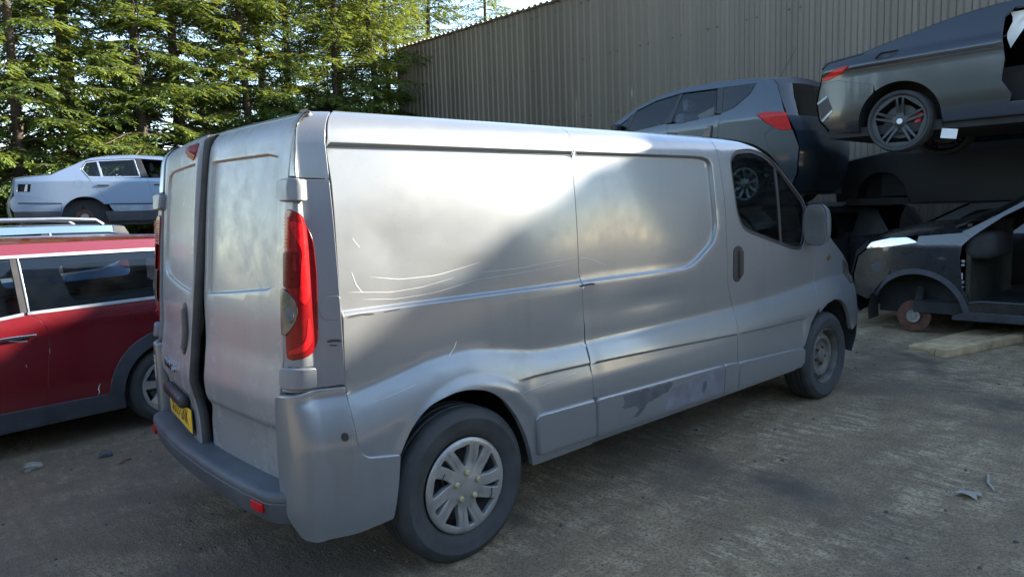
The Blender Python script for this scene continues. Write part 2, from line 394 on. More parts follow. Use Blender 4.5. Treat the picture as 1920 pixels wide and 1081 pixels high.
# ------------------------------------------------------------------ corrugated shed
def clad_mat():
    m, t, n, b = newmat('brown grey cladding')
    v = texco(t, 'Object', (1, 1, .12)); f = noise(t, 5, 6, .65, v); f2 = noise(t, .35, 3, .5, texco(t, 'Object'))
    c = mix(t, ramp(t, f, .3, .7), (.082, .064, .045), (.122, .098, .072)); c = mix(t, mth(t, 'MULTIPLY', ramp(t, f2, .4, .65), .35), c, (.14, .114, .084))
    oi = n.new('ShaderNodeObjectInfo'); c = mix(t, mth(t, 'MULTIPLY', oi.outputs['Random'], .45), c, (.165, .135, .102)); run = mth(t, 'MULTIPLY', ramp(t, noise(t, 2.2, 5, .7, texco(t, 'Object', (1, 3.5, .05))), .56, .72), .5); c = mix(t, run, c, (.060, .047, .034))
    t.links.new(c, b.inputs['Base Color']); setp(b, rough=.48); return m
MT['clad'] = clad_mat(); MT['roofsheet'] = plain('pale roof sheet', (.40, .37, .31), .6, var=.3, scale=6)
SX, SY0, SY1, PIT = 13.0, -9.7, 18.2, .2325
def roofz(y): return 7.08-.022*(18.2-y)
shed = empty('shed', (SX, 4, 0)); tag(shed, 'tall shed clad in dark corrugated sheets behind the cars', 'shed')
prof = []
for k in range(4):
    y0 = k*PIT; prof += [(0., y0), (0., y0+.095), (-.034, y0+.125), (-.034, y0+.20), ]
prof.append((0., 4*PIT))
sh_me = None; nS = int((SY1-SY0)/(4*PIT))
for k in range(nS):
    y0 = SY1-(k+1)*4*PIT
    if sh_me is None:
        v = [(x, y, z) for z in (0., 1.) for x, y in prof]; q = len(prof); f = [(i, i+1, q+i+1, q+i) for i in range(q-1)]
        o = mobj('cladding_sheet', v, [a[::-1] for a in f], MT['clad'], shed, smooth=False); sh_me = o.data
    else:
        o = bpy.data.objects.new('cladding_sheet', sh_me); COL.objects.link(o); o.parent = shed
    o.location = (.006*(k % 2), y0-4, 0); o.scale = (1, 1.004, roofz(y0+.46)-.03)
rs_me = None
for k in range(nS):
    y0 = SY1-(k+1)*4*PIT
    if rs_me is None:
        v = []; pr = []
        for i in range(4): pr += [(i*PIT, 0), (i*PIT+.09, 0), (i*PIT+.12, .045), (i*PIT+.205, .045)]
        pr.append((4*PIT, 0)); v = [(x, y, z-(x+.14)*.10) for x in (-.14, 9.0) for y, z in pr]; q = len(pr)
        v += [(-.14, y, z-.012) for y, z in pr]
        f = [(i, i+1, q+i+1, q+i) for i in range(q-1)]+[(i+1, i, 2*q+i, 2*q+i+1) for i in range(q-1)]
        o = mobj('roof_sheet', v, f, MT['roofsheet'], shed, smooth=False); rs_me = o.data
    else:
        o = bpy.data.objects.new('roof_sheet', rs_me); COL.objects.link(o); o.parent = shed
    o.location = (0, y0-4, roofz(y0+.46)); o.scale = (1, 1.004, 1)
mb = MB()
for zr in (1.0, 2.4, 3.81, 5.25, 6.65):
    for k in range(int((SY1-SY0)/PIT)):
        if k % 4 in (1, 2): mb.lathe([(.0, -.05), (.018, -.046), (.020, -.034)], 8, 'x', (0, SY1-4-k*PIT-.07, zr+.004*k*0))
o = mb.build('screw', MT['black'], shed); o['kind'] = 'stuff'
MB().box((-.02, SY1-4+.02, 3.5), (.12, .06, 7.0)).build('corner_flashing', MT['clad'], shed)
MB().box((4.5, SY1-4-.01, 3.3), (8.9, .04, 6.2)).build('end_wall', MT['clad'], shed)
MB().box((4.5, SY0-4+.3, 3.0), (8.9, .04, 5.6)).build('end_wall', MT['clad'], shed)
MB().box((8.95, (SY0+SY1)/2-4, 2.9), (.04, SY1-SY0-.7, 5.7)).build('back_wall', MT['clad'], shed)

# ------------------------------------------------------------------ spruce trees
def needle_mat():
    m, t, n, b = newmat('spruce needles')
    v = texco(t, 'Object'); f = noise(t, 1.1, 3, .5, v); f2 = noise(t, 9, 3, .6, v)
    oi = n.new('ShaderNodeObjectInfo')
    c = mix(t, ramp(t, f, .35, .66), (.045, .092, .024), (.165, .225, .034)); c = mix(t, mth(t, 'MULTIPLY', ramp(t, f2, .45, .7), .4), c, (.11, .14, .055))
    c = mix(t, mth(t, 'MULTIPLY', oi.outputs['Random'], .35), c, (.07, .12, .045))
    t.links.new(c, b.inputs['Base Color']); setp(b, rough=.55, spec=.35)
    tl = n.new('ShaderNodeBsdfTranslucent'); t.links.new(mix(t, .45, c, (.30, .30, .02)), tl.inputs[0])
    mx = n.new('ShaderNodeMixShader'); mx.inputs[0].default_value = .36
    t.links.new(b.outputs[0], mx.inputs[1]); t.links.new(tl.outputs[0], mx.inputs[2]); t.links.new(mx.outputs[0], n['Material Output'].inputs[0])
    return m
MT['needle'] = needle_mat(); MT['bark'] = plain('spruce bark', (.055, .042, .032), .95, var=.5, scale=12, bmp=.8)
def spruce(seed, H=13.5, lowest=.5, dens=1.0):
    rn = random.Random(seed); tv = MB(); br = MB(); cv = []; cf = []
    tv.tube([(.06*math.sin(i*.9+seed), .06*math.cos(i*.7+seed), i*H/14) for i in range(15)], [.135*(1-i/14.5)**.9+.012 for i in range(15)], 10)
    def card(p, d, w, L, nrm):
        s = d.cross(nrm)
        if s.length < 1e-4: return
        s = s.normalized()*w; k = len(cv); cv.extend((p-s*.35, p+d*L*.45-s, p+d*L, p+d*L*.45+s, )); cf.append((k, k+1, k+2, k+3))
    h = lowest
    while h < H-.4:
        nb = rn.choice((3, 4, 4, 5)); a0 = rn.random()*6.28
        for i in range(nb):
            az = a0+i*6.28/nb+rn.uniform(-.35, .35); hh = h+rn.uniform(-.12, .12)
            L = (2.75*(1-hh/H)**.7+.35)*rn.uniform(.62, 1.15)
            if hh < 1.4: L *= .75
            el = rn.uniform(-.12, .22)+.25*(hh/H); pts = []; p = Vector((0, 0, hh)); n = 9; dirh = Vector((math.cos(az), math.sin(az), 0))
            for k in range(n+1):
                pts.append(p.copy()); t = k/n; e = el-.62*math.sin(t*2.2)*(.7 if hh > 6 else 1)+.45*t*t; az2 = az+.15*math.sin(t*3+i)
                p = p+Vector((math.cos(az2)*math.cos(e), math.sin(az2)*math.cos(e), math.sin(e)))*(L/n)
            br.tube(pts, [.022*(L/2.5)*(1-k/(n+1.))+.004 for k in range(n+1)], 5)
            bare = rn.uniform(.12, .34) if hh < 7 else .08
            m = int(L*12.5*dens)
            for s in range(m):
                t = bare+(1-bare)*(s+rn.random())/m; q = t*n; k = min(int(q), n-1); base = pts[k].lerp(pts[k+1], q-k); d = (pts[k+1]-pts[k]).normalized()
                sd = 1 if s % 2 else -1; lat = d.cross(Vector((0, 0, 1))).normalized()*sd
                tl = (.16+.52*math.sin(min(1, (1-t)*1.5+.12)*1.57))*rn.uniform(.5, 1.1)*(.55+.45*L/2.5)
                ang = rn.uniform(.65, 1.05); td = (d*math.cos(ang)+lat*math.sin(ang)+Vector((0, 0, rn.uniform(-.45, .12)))).normalized()
                c = max(2, int(tl*15)); P = base.copy()
                for w in range(c):
                    P = P+td*(tl/c); td = (td+Vector((0, 0, -.05))).normalized(); lat2 = td.cross(Vector((0, 0, 1))).normalized()
                    for s2 in ((-1, 1) if w < c-1 else (0, )):
                        dd = (td*.8+lat2*s2*rn.uniform(.35, .85)+Vector((0, 0, rn.uniform(-.3, .25)))).normalized()
                        card(P, dd, rn.uniform(.018, .030), rn.uniform(.09, .19), Vector((rn.uniform(-.7, .7), rn.uniform(-.7, .7), 1)))
            card(pts[-1], (pts[-1]-pts[-2]).normalized(), .02, .16, Vector((0, 0, 1)))
        h += rn.uniform(.20, .34)
    return tv, br, cv, cf
def tree_proto(seed, **k):
    tv, br, cv, cf = spruce(seed, **k); r = empty('spruce_tree')
    t = tv.build('trunk', MT['bark'], r, angle=None); br.build('branches', MT['bark'], r, angle=None)
    c = mobj('crown', cv, cf, MT['needle'], r, smooth=False); c['kind'] = 'stuff'
    return r
protos = [tree_proto(11, dens=1.0), tree_proto(12, dens=.85, lowest=.9), tree_proto(13, dens=1.15, lowest=.4)]
spots = [  # x, y, scale, turn, prototype, label
 (-.6, 17.2, 1.0, .3, 2, 'spruce tree behind the boot of the blue saloon at the left edge'),
 (1.55, 16.6, .98, 1.1, 0, 'spruce tree with lit tips directly above the tail of the blue saloon'),
 (2.8, 17.6, 1.05, 2.2, 1, 'dark trunked spruce above the rear wheel of the blue saloon'),
 (4.25, 16.8, 1.0, 4.0, 0, 'bright yellow green spruce above the rear door of the blue saloon'),
 (5.4, 17.4, 1.06, 5.1, 1, 'tall spruce with a dark trunk just left of the van rear doors'),
 (7.05, 17.0, .97, .9, 2, 'spruce with golden lit branches behind the van roof corner'),
 (8.6, 17.6, 1.02, 3.0, 0, 'slim spruce standing third from the shed corner'),
 (10.05, 17.2, 1.0, 4.6, 1, 'spruce standing second from the shed corner'),
 (11.7, 17.8, 1.06, 1.9, 2, 'dense dark spruce right beside the shed corner'),
 (13.9, 20.4, 1.0, 2.7, 2, 'spruce rising just over the left end of the shed roof'),
 (16.2, 20.9, 1.05, 5.6, 0, 'lit spruce whose top shows above the middle of the sloping roofline'),
 (18.9, 20.6, 1.02, 3.6, 1, 'thin topped spruce showing above the roofline nearest the frame top'),
 (-2.6, 17.0, 1.0, 1.4, 1, 'spruce at the far left end of the row, mostly out of view'),
 (3.4, 21.0, 1.1, 5.9, 1, 'spruce in the second row between two trunks at left'),
 (9.3, 21.4, 1.12, 2.5, 1, 'spruce in the second row seen through the gaps near the shed'),
 (6.3, 20.6, 1.08, 4.4, 2, 'dense spruce in the second row behind the van rear doors'),
 (.4, 20.9, 1.1, .2, 2, 'dense spruce in the second row near the left edge'),
 (12.6, 21.8, 1.1, 3.3, 2, 'dense spruce in the second row just left of the shed corner'),
]
for i, (x, y, s, a, k, lab) in enumerate(spots):
    used = [q[4] for q in spots[:i]]
    r = protos[k] if k not in used else copy_tree(protos[k])
    r.location = (x, y, 0); r.scale = (s, s, s); r.rotation_euler = (0, 0, a); tag(r, lab, 'tree', 'row of spruce trees')

# unseen spruce belt behind and right of the camera, added for van reflections
mb = MB(); rn = random.Random(5)
for i in range(130):
    if i < 60: x, y = -18+i*.55+rn.uniform(-.3, .3), -15.5+rn.uniform(-1.6, 1.0)
    else: x, y = -24+rn.uniform(-1.6, 1.0), -15+(i-60)*.62+rn.uniform(-.3, .3)
    H = rn.uniform(7., 9.5) if i >= 60 else rn.uniform(4.2, 6.2)
    for k in range(5):
        z0 = H*(.04+k*.18); z1 = min(H, z0+H*.36); r = 2.3*(1-z0/H)**.8*rn.uniform(.85, 1.15); m = 14; a0 = rn.random()*6
        mb.add([(x+r*rn.uniform(.72, 1.15)*math.cos(a0+j*6.283/m), y+r*rn.uniform(.72, 1.15)*math.sin(a0+j*6.283/m), z0+rn.uniform(-.25, .25)) for j in range(m)]+[(x, y, z1)], [(j, (j+1) % m, m) for j in range(m)])
tag(mb.build('wood', plain('added dark spruce', (.026, .038, .020), .9, var=.5, scale=2), smooth=False), 'dark spruce belt added unseen behind the viewer for the van to reflect', 'wood', kind='stuff')
mb = MB()
for k in range(190):
    d = 1.7+random.random()**1.3*7; a = yaw+random.uniform(-.72, .70); x = -.939+d*math.cos(a); y = -3.332+d*math.sin(a); r = random.uniform(.006, .014)
    n_ = 6; q = random.random()*6; base = [(x+r*random.uniform(.7, 1.2)*math.cos(q+j*1.047), y+r*random.uniform(.7, 1.2)*math.sin(q+j*1.047), -.001) for j in range(n_)]; topv = [(x+(p[0]-x)*.55, y+(p[1]-y)*.55, r*random.uniform(.5, .9)) for p in base]
    mb.add(base+topv, [(j, (j+1) % n_, n_+(j+1) % n_, n_+j) for j in range(n_)]+[tuple(range(n_, 2*n_))])
tag(mb.build('gravel', MT['dgrey'], smooth=False), 'small dark gravel strewn over the concrete', 'gravel', kind='stuff')

# ================================================================== THE SILVER VAN  (x forward from the rear bumper, right side -y)
VR = crv([.28,.5,.66,.70,.74,.80,.9,1.0,1.15,1.3,1.5,1.7,1.8,1.9,2.0], [.100,.095,.093,.088,.068,.066,.080,.096,.105,.12,.14,.164,.18,.2,.22])
VW = crv([.28,.40,.6,.8,1.0,1.15,1.5,1.8,2.0], [.884,.902,.908,.908,.908,.907,.893,.864,.846])
ZF = crv([0,.31,.567,.753,.894,1.07,1.34,1.632,3.0,4.07,4.4,5.2], [.85,.86,.902,.936,.941,.913,.868,.859,.871,.93,.95,.92])
VI = crv([1.80,1.84,1.88,1.92,1.96,2.0,2.1], [0,.008,.026,.054,.091,.130,.230])
VZ = crv([1.80,1.84,1.88,1.92,1.96,2.0,2.1], [1.80,1.840,1.876,1.905,1.925,1.937,1.952])
XS, UC0, UC1, TH = .318, .74, 1.06, math.radians(68)
UX = UC1-XS
RECESS = rounded([(-.5,1.803),(2.72,1.803),(2.85,1.785),(2.862,1.30),(2.575,1.142),(.3,1.150),(-.5,1.15)], .10, 6)
RDREC = [(.05,1.785),(.60,1.778),(.685,1.764),(.702,1.71),(.714,1.32),(.695,1.265),(.64,1.243),(.35,1.215),(.05,1.19)]
ARCH_K = [(.508,.571),(.572,.669),(.681,.745),(.821,.769),(.936,.751),(1.055,.684),(1.146,.572),(1.209,.442),(1.245,.325)]
tk = np.linspace(0, 8, 41); _a = crv(range(9), [q[0] for q in ARCH_K]); _b = crv(range(9), [q[1] for q in ARCH_K]); ARCH_R = [(float(_a(t)), float(_b(t))) for t in tk]
def step_in(a, z, poly, depth, w):
    p = np.stack([np.ravel(a), np.ravel(z)], -1); d = pdist(p, poly); ins = pip(p, poly)
    return (np.where(ins, sst(d/w), 0.)*depth).reshape(np.shape(a))
ZC = crv([0, 1.1, 1.7, 3.0, 3.85, 5], [.745, .745, .738, .697, .682, .67])
def vside(x, z):
    w = VW(z); t = np.clip((ZF(x)-z)/.20, 0, 1); w = w+.050*t*(1.35-.35*t*t)*(.35+.65*sst((ZF(x)-z)/.05))-.0*z
    w = w-.105*np.clip((x-4.15)/.85, 0, 1.2)**2
    return w
def vdetail(x, z):
    d = -step_in(x, z, RECESS, .022, .018)
    k = sst((x-1.14)/.14)*(1-sst((x-3.86)/.06))
    d = d-k*(.010*sst((ZC(x)+.010-z)/.016)-.004*sst((ZC(x)-.02-z)/.12))
    rr = np.hypot(x-.885, z-.33); d = d+.008*(1-sst(np.abs(rr-.440)/.060))*sst((z-.40)/.1)      # wheel arch lip
    d = d-.004*np.exp(-(((x-.55)/.10)**2+((z-1.40)/.09)**2))-.005*np.exp(-(((x-2.2)/.3)**2+((z-1.0)/.06)**2))-.003*np.exp(-(((x-.9)/.16)**2+((z-1.28)/.05)**2))   # dents
    d = d-.004*np.exp(-(((x-1.66)/.10)**2+((z-1.02)/.09)**2))+.0025*np.sin(x*5.1+1)*np.sin(z*6.3)
    return d
def VP(u, v, detail=True):
    u = np.asarray(u, float); v = np.asarray(v, float); sg = np.where(u < 0, -1., 1.); a = np.abs(u)
    ins = np.where(v > 1.8, VI(np.maximum(v, 1.8)), 0.); z = np.where(v > 1.8, VZ(np.maximum(v, 1.8)), v); zz = np.minimum(v, 1.8)
    xr0 = VR(zz); xrc = xr0+.045*(UC0/.76)**2; yr = np.minimum(a, UC0); xr = xr0+.045*(yr/.76)**2
    if detail: xr = xr+np.where(a < UC0, step_in(a, zz+0*a, RDREC, .015, .014), 0)
    t = np.clip((a-UC0)/(UC1-UC0), 0, 1); We = vside(np.full_like(a, XS), zz); t1 = np.clip(t/.58, 0, 1); t2 = np.clip((t-.58)/.42, 0, 1)
    b0, b1, b2, b3 = (1-t1)**3, 3*t1*(1-t1)**2, 3*t1*t1*(1-t1), t1**3; Cx, Cy = XS-.098, We-.039
    xc = b0*xrc+b1*(xrc-.008)+b2*(Cx-.030)+b3*Cx+t2*.098; yc = b0*UC0+b1*.925+b2*(Cy-.012)+b3*Cy+t2*.039
    cx, cy = 1-.12*t, np.sin(np.clip(t/.45, 0, 1)*math.pi/2)
    xs = XS+(a-UC1); ys = vside(xs, zz)
    if detail: ys = ys+np.where(a >= UC1-.02, vdetail(xs, v), 0)
    x = np.where(a < UC0, xr, np.where(a < UC1, xc, xs)); y = np.where(a < UC0, yr, np.where(a < UC1, yc, ys))
    nx = np.where(a < UC0, 1., np.where(a < UC1, cx, np.exp(-np.maximum(a-UC1, 0)/.25)*.88)); ny = np.where(a < UC0, 0., np.where(a < UC1, cy, 1.))
    return np.stack([x+ins*nx, -sg*(y-ins*ny), z], -1)
VPs = lambda u, v: VP(u, v, False)
van = empty('panel_van', (0, 0, 0)); tag(van, 'dented silver panel van with a yellow number plate and its left rear door ajar', 'van')
def S2U(poly, s): return [((x+UX)*s, z) for x, z in poly]
def Uu(poly, s): return [(u*s, z) for u, z in poly]
def inset_line(poly, d):
    p = np.asarray(poly, float); p = p if area(p) > 0 else p[::-1]; q = offset(p, -d); return np.concatenate([q, q[:1]])
FEAT = []
for d in (0., .006, .012, .018): FEAT.append(inset_line(RECESS, d))
xx = np.linspace(1.1, 3.95, 58)
for dz in (.010, .002, -.006): FEAT.append(np.stack([xx, ZC(xx)+dz], 1))
xf = np.linspace(.3, 4.8, 90)
for dz in (0, -.015, -.03): FEAT.append(np.stack([xf, ZF(xf)+dz], 1))
for rr in (.432,.445,.46,.475,.49,.505): FEAT.append(np.array([(.885+rr*math.cos(a), .33+rr*math.sin(a)) for a in np.linspace(.1, 3.0, 44)]))
SEAM = [(1.655,1.99),(1.653,1.84),(1.650,1.55),(1.645,1.15),(1.656,.85),(1.662,.572)]
DCUT = [(2.905,1.99),(2.915,1.90),(2.935,1.70),(2.955,1.5),(2.962,1.025),(2.985,.94),(3.012,.864),(3.010,.763),(3.0,.506)]
DFRONT = [(3.88,.473),(3.975,.641),(4.085,.735),(4.112,1.071),(4.132,1.183),(4.15,1.36)]
APIL = [(4.45,1.19),(4.30,1.285),(4.15,1.395),(3.95,1.535),(3.75,1.69),(3.55,1.83),(3.40,1.905),(3.25,1.95),(3.10,1.97)]
WINDOW = rounded([(3.05,1.79),(3.13,1.845),(3.32,1.862),(3.47,1.832),(3.657,1.744),(3.965,1.508),(3.992,1.45),(3.958,1.21),(3.90,1.172),(3.782,1.180),(3.222,1.323),(3.14,1.362),(3.085,1.458),(3.06,1.628)], .05, 3)
def CAPM(u, v):
    p = VPs(u, v); a = np.abs(u); f = VPs(u, .70+0*np.asarray(v, float)); p[..., 0] = np.where(a < UC1, f[..., 0], p[..., 0]); k = .030*(1-sst((a-.80)/.26))*(1-.5*sst((.45-v)/.15)); return p+np.stack([-k, -np.sign(u)*k*.35, 0*k], -1)
for s in (1, -1):
    ft = [np.array(S2U(f, s)) for f in FEAT]
    # rear side panel with the wheel arch and the step of the corner bumper
    q = [(XS,1.99)]+SEAM+[(1.255,.574),(1.225,.42)]+[]
    q = [(XS,1.99)]+SEAM+[(1.664,.320),(1.249,.318)]+ARCH_R[::-1]+[(.376,.590),(.345,.612),(.328,.663),(.318,.809),(.316,.886),(.324,1.14),(.330,1.40),(.336,1.65)]
    qp = panel('side_panel', S2U(q, s), VP, MT['silver'], van, step=.035, feats=ft, gap=.002, edge=.003)
    q = SEAM[::-1]+DCUT+[(2.84,.53),(1.68,.56)]
    mp = panel('side_panel', S2U(q, s), VP, MT['silver'], van, step=.04, feats=ft, gap=.0025, edge=.003)
    # sill below the rubbing strips and behind the wheel
    q = [(1.67,.322),(2.0,.322),(3.0,.320),(3.80,.322),(3.845,.36),(3.875,.46),(3.0,.50),(2.84,.525),(1.67,.556)]
    panel('sill', S2U(q, s), lambda u, v: VPs(u, v), MT['silver'], van, step=.07, gap=0, off=-.012, edge=.004)
    # rubbing strips
    for st, nm in (([(1.257,.550),(1.273,.562),(1.651,.556),(1.660,.546),(1.667,.372),(1.271,.372)], 'rubbing_strip'), ([(1.679,.547),(1.69,.555),(2.82,.530),(2.832,.52),(2.831,.360),(1.677,.364)], 'rubbing_strip'),
               ([(2.842,.530),(2.990,.522),(2.992,.352),(2.839,.358)], 'rubbing_strip'), ([(3.012,.516),(3.85,.480),(3.868,.46),(3.868,.374),(3.83,.345),(3.004,.352)], 'rubbing_strip')):
        panel(nm, rounded(S2U(st, s), .012, 3), VPs, MT['silver'], van, step=.05, off=.015, edge=.012, depth=.03, gap=.003)
    # front door with window frame, glass, handle
    q = DCUT+[(3.004,.345)]
    q = [(2.905,1.975)]+DCUT[1:]+DFRONT+[(3.96,1.505),(3.76,1.655),(3.56,1.795),(3.40,1.872),(3.24,1.925),(3.08,1.955)]
    dr = panel('front_door', S2U(q, s), VP, MT['silver'], van, holes=[S2U(WINDOW, s)], step=.04, feats=ft, gap=.0045)
    wf = offset(np.array(WINDOW)[::-1] if area(WINDOW) < 0 else WINDOW, -.022)
    panel('window_seal', S2U(WINDOW, s), VPs, MT['black'], dr, holes=[S2U(wf, s)], step=.08, gap=.0, off=-.007, depth=.02, edge=.003)
    panel('window', S2U(wf, s), VPs, MT['glass'], dr, step=.08, gap=0, depth=0, off=-.014)
    panel('window_bar', S2U([(3.60,1.785),(3.628,1.772),(3.655,1.21),(3.628,1.218)], s), VPs, MT['black'], dr, step=.2, gap=0, off=-.010, depth=.01)
    hp = rounded([(3.032,1.232),(3.085,1.252),(3.137,1.228),(3.134,1.06),(3.078,1.014),(3.022,1.036)], .03, 3)
    hh = panel('door_handle', S2U(hp, s), VPs, MT['black'], dr, step=.03, gap=0, off=.003, edge=.003, depth=.01)
    panel('grip', S2U(rounded([(3.085,1.22),(3.125,1.215),(3.122,1.065),(3.085,1.045)], .015, 3), s), VPs, MT['black'], hh, step=.03, gap=0, off=.016, edge=.008, depth=.016)
    # front wing
    arch_f = [(4.349+.44*math.cos(a), .33+.44*math.sin(a)) for a in np.radians([22, 40, 58, 75, 90, 105, 117, 123])]
    q = DFRONT[2:]+[(4.15,1.395),(4.30,1.285),(4.45,1.19),(4.66,1.085),(4.81,.985),(4.88,.85),(4.965,.62),(4.95,.50),(4.80,.47)]+arch_f
    fwg = panel('front_wing', S2U(q, s), VP, MT['silver'], van, step=.04, feats=ft, gap=.003)
    panel('headlight', rounded(S2U([(4.63,1.065),(4.79,.975),(4.865,.86),(4.78,.84),(4.66,.94)], s), .03, 3), VPs, MT['clear_lens'], van, step=.03, gap=0, off=.006, edge=.004, depth=.012)
    panel('indicator', Uu(circ(4.335+UX, 1.085, .020, 14), s), VPs, MT['amber'], van, step=.02, gap=0, off=.003, depth=.006, dome=.008)
    # rear corner: lamp surround, lamp, hinges, roof corner, bumper corner
    q = [(.757,1.672),(1.058,1.660),(1.058,.888),(.88,.885),(.762,.876)]
    LAMP = rounded([(.762,1.556),(.812,1.549),(.882,1.526),(.935,1.489),(.954,1.442),(.958,1.334),(.942,1.072),(.926,1.040),(.885,1.018),(.776,1.0)], .02, 3)
    panel('lamp_surround', Uu(q, s), VPs, MT['silver_trim'], van, holes=[Uu(LAMP, s)], step=.03, gap=.003, edge=.003, off=.010)
    lp = panel('tail_lamp', Uu(LAMP, s), VPs, MT['red_lens'], van, step=.025, gap=.002, off=.016, edge=.008, depth=.04, dome=.012)
    panel('lens_band', Uu(rounded([(.812,1.515),(.862,1.49),(.880,1.40),(.876,1.24),(.850,1.205),(.834,1.225),(.845,1.40),(.825,1.47)], .02, 3), s), VPs, MT['red_bright'], lp, step=.02, gap=0, off=.0295, depth=.003, edge=.002)
    panel('lens_band', Uu(rounded([(.862,1.16),(.880,1.12),(.876,1.07),(.845,1.038),(.795,1.024),(.798,1.038),(.832,1.054),(.852,1.085)], .015, 3), s), VPs, MT['red_bright'], lp, step=.02, gap=0, off=.0295, depth=.003, edge=.002)
    panel('dark_reflector', Uu(rounded([(.776,1.40),(.832,1.40),(.834,1.27),(.778,1.27)], .012, 3), s), VPs, MT['red_dark'], lp, step=.02, gap=0, off=.0285, depth=.003, edge=.002)
    for k in range(9): panel('lens_rib', Uu([(.782,1.525-k*.013),(.818-.001*k,1.525-k*.013),(.818-.001*k,1.520-k*.013),(.782,1.520-k*.013)], s), VPs, MT['red_bright'], lp, step=.03, gap=0, off=.0300, depth=0)
    il = panel('indicator_lens', Uu(rounded([(.766,1.266),(.795,1.252),(.817,1.228),(.829,1.192),(.821,1.148),(.802,1.117),(.784,1.097),(.772,1.094)], .02, 3), s), VPs, MT['clear_lens'], lp, step=.02, gap=0, off=.0290, depth=.006, edge=.004, dome=.006)
    panel('bulb', Uu(circ(.806, 1.172, .012, 10, .028), s), VPs, MT['primer'], il, step=.02, gap=0, off=.0365, depth=.004)
    for z0, z1, n0 in ((1.588,1.660,.745), (.900,.968,.770)):
        panel('hinge_cover', rounded(Uu([(n0,z1),(.892,z1-.003),(.890,z0),(n0+.004,z0)], s), .012, 3), VPs, MT['silver_trim'], van, step=.02, gap=0, off=.036, edge=.010, depth=.034)
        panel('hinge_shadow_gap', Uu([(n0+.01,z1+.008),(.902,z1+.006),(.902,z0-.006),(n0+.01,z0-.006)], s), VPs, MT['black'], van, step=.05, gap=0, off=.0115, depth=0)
    q = [(-.775,1.928),(.775,1.928),(.78,1.952),(-.78,1.952)]
    if s == 1: panel('roof_header', q, VPs, MT['silver'], van, step=.04, gap=0, edge=.004, off=.002)
    q = [(.764,1.676),(.766,1.75),(.773,1.86),(.782,1.952),(1.058,1.952),(1.058,1.80),(1.058,1.664)]
    panel('roof_corner', Uu(q, s), VPs, MT['silver'], van, step=.02, gap=.0025, edge=.004, off=.004, depth=.012)
    CAP = [(.752,.868),(.886,.884),(1.054,.880),(1.055,.809),(1.065,.663),(1.08,.625),(1.108,.600),(1.252,.575),(1.236,.443),(1.214,.316),(1.016,.305),(.860,.305),(.805,.325),(.765,.40),(.745,.50),(.745,.65),(.748,.80)]
    cp = panel('bumper_corner', rounded(Uu(CAP, s), .014, 3), CAPM, MT['silver'], van, step=.03, gap=.0055, off=.016, edge=.012, depth=.05)
    if s == -1:
        rl = panel('reverse_lamp', rounded(Uu([(.765,.80),(.850,.79),(.855,.665),(.775,.66)], s), .012, 3), CAPM, MT['clear_grid'], cp, step=.03, gap=0, off=.018, edge=.003, depth=.006)
    panel('sensor', Uu(circ(1.013, .698, .014, 14), s), CAPM, MT['black'], cp, step=.02, gap=0, off=.0195, depth=.002)
    fl = panel('fuel_flap', rounded(Uu([(1.055,1.228),(.988,1.228),(.960,1.201),(.958,1.172),(.980,1.143),(1.055,1.139)], s), .012, 3), VPs, MT['silver_trim'], van, step=.03, gap=0, off=.0122, edge=.003, depth=.004) if s == 1 else None
    # wheel wells
    for cx, rr in ((.885, .455), (4.349, .45)):
        mb = MB(); mb.grid([[(cx+rr*math.cos(a), -s*y, .33+rr*math.sin(a)) for a in np.linspace(-.02, math.pi+.02, 22)] for y in (.905 if cx < 2 else .86, .55)], s > 0)
        mb.build('wheel_well', MT['dark'], van, angle=None)
# scratches and scuffs on the right side
def sl(pts, n=14):
    p = np.array(pts, float); t = np.linspace(0, len(p)-1, n); return np.stack([np.interp(t, range(len(p)), p[:, 0])+UX, np.interp(t, range(len(p)), p[:, 1])], 1)
for q, w in (([(.46,1.285),(.60,1.262),(.78,1.262),(.93,1.285),(1.02,1.30)], .0035), ([(.36,1.235),(.55,1.215),(.70,1.22),(.88,1.245)], .003), ([(.42,1.20),(.58,1.185),(.76,1.19),(1.0,1.225)], .003), ([(.385,1.31),(.40,1.26),(.425,1.225)], .005),
             ([(1.02,1.255),(1.25,1.255),(1.45,1.27),(1.62,1.275)], .003), ([(1.66,1.275),(1.75,1.26),(1.86,1.22)], .003), ([(1.0,1.225),(1.3,1.235),(1.6,1.25)], .002), ([(.42,.80),(.52,.815),(.62,.835)], .002), ([(.80,.915),(.835,.945),(.85,.975)], .008), ([(.40,1.44),(.43,1.40)], .003), ([(1.18,.69),(1.4,.70),(1.55,.715)], .003)):
    strip('scratch', sl(q), VP, w*.6, MT['scratch'], van)
for q, w in (([(.34,1.142),(.40,1.146),(.46,1.141)], .008), ([(.50,1.143),(.58,1.146)], .004), ([(1.62,1.135),(1.70,1.138),(1.74,1.134)], .010), ([(1.655,.95),(1.650,.80),(1.655,.70)], .006)): strip('chip', sl(q), VP, w, MT['scuff'], van)
for q, w in (([(.24,1.06),(.27,1.062),(.31,1.058)], .010), ([(.25,1.045),(.29,1.042)], .005)): strip('scuff', sl(q), VPs, w, MT['scuff'], van, off=.012)
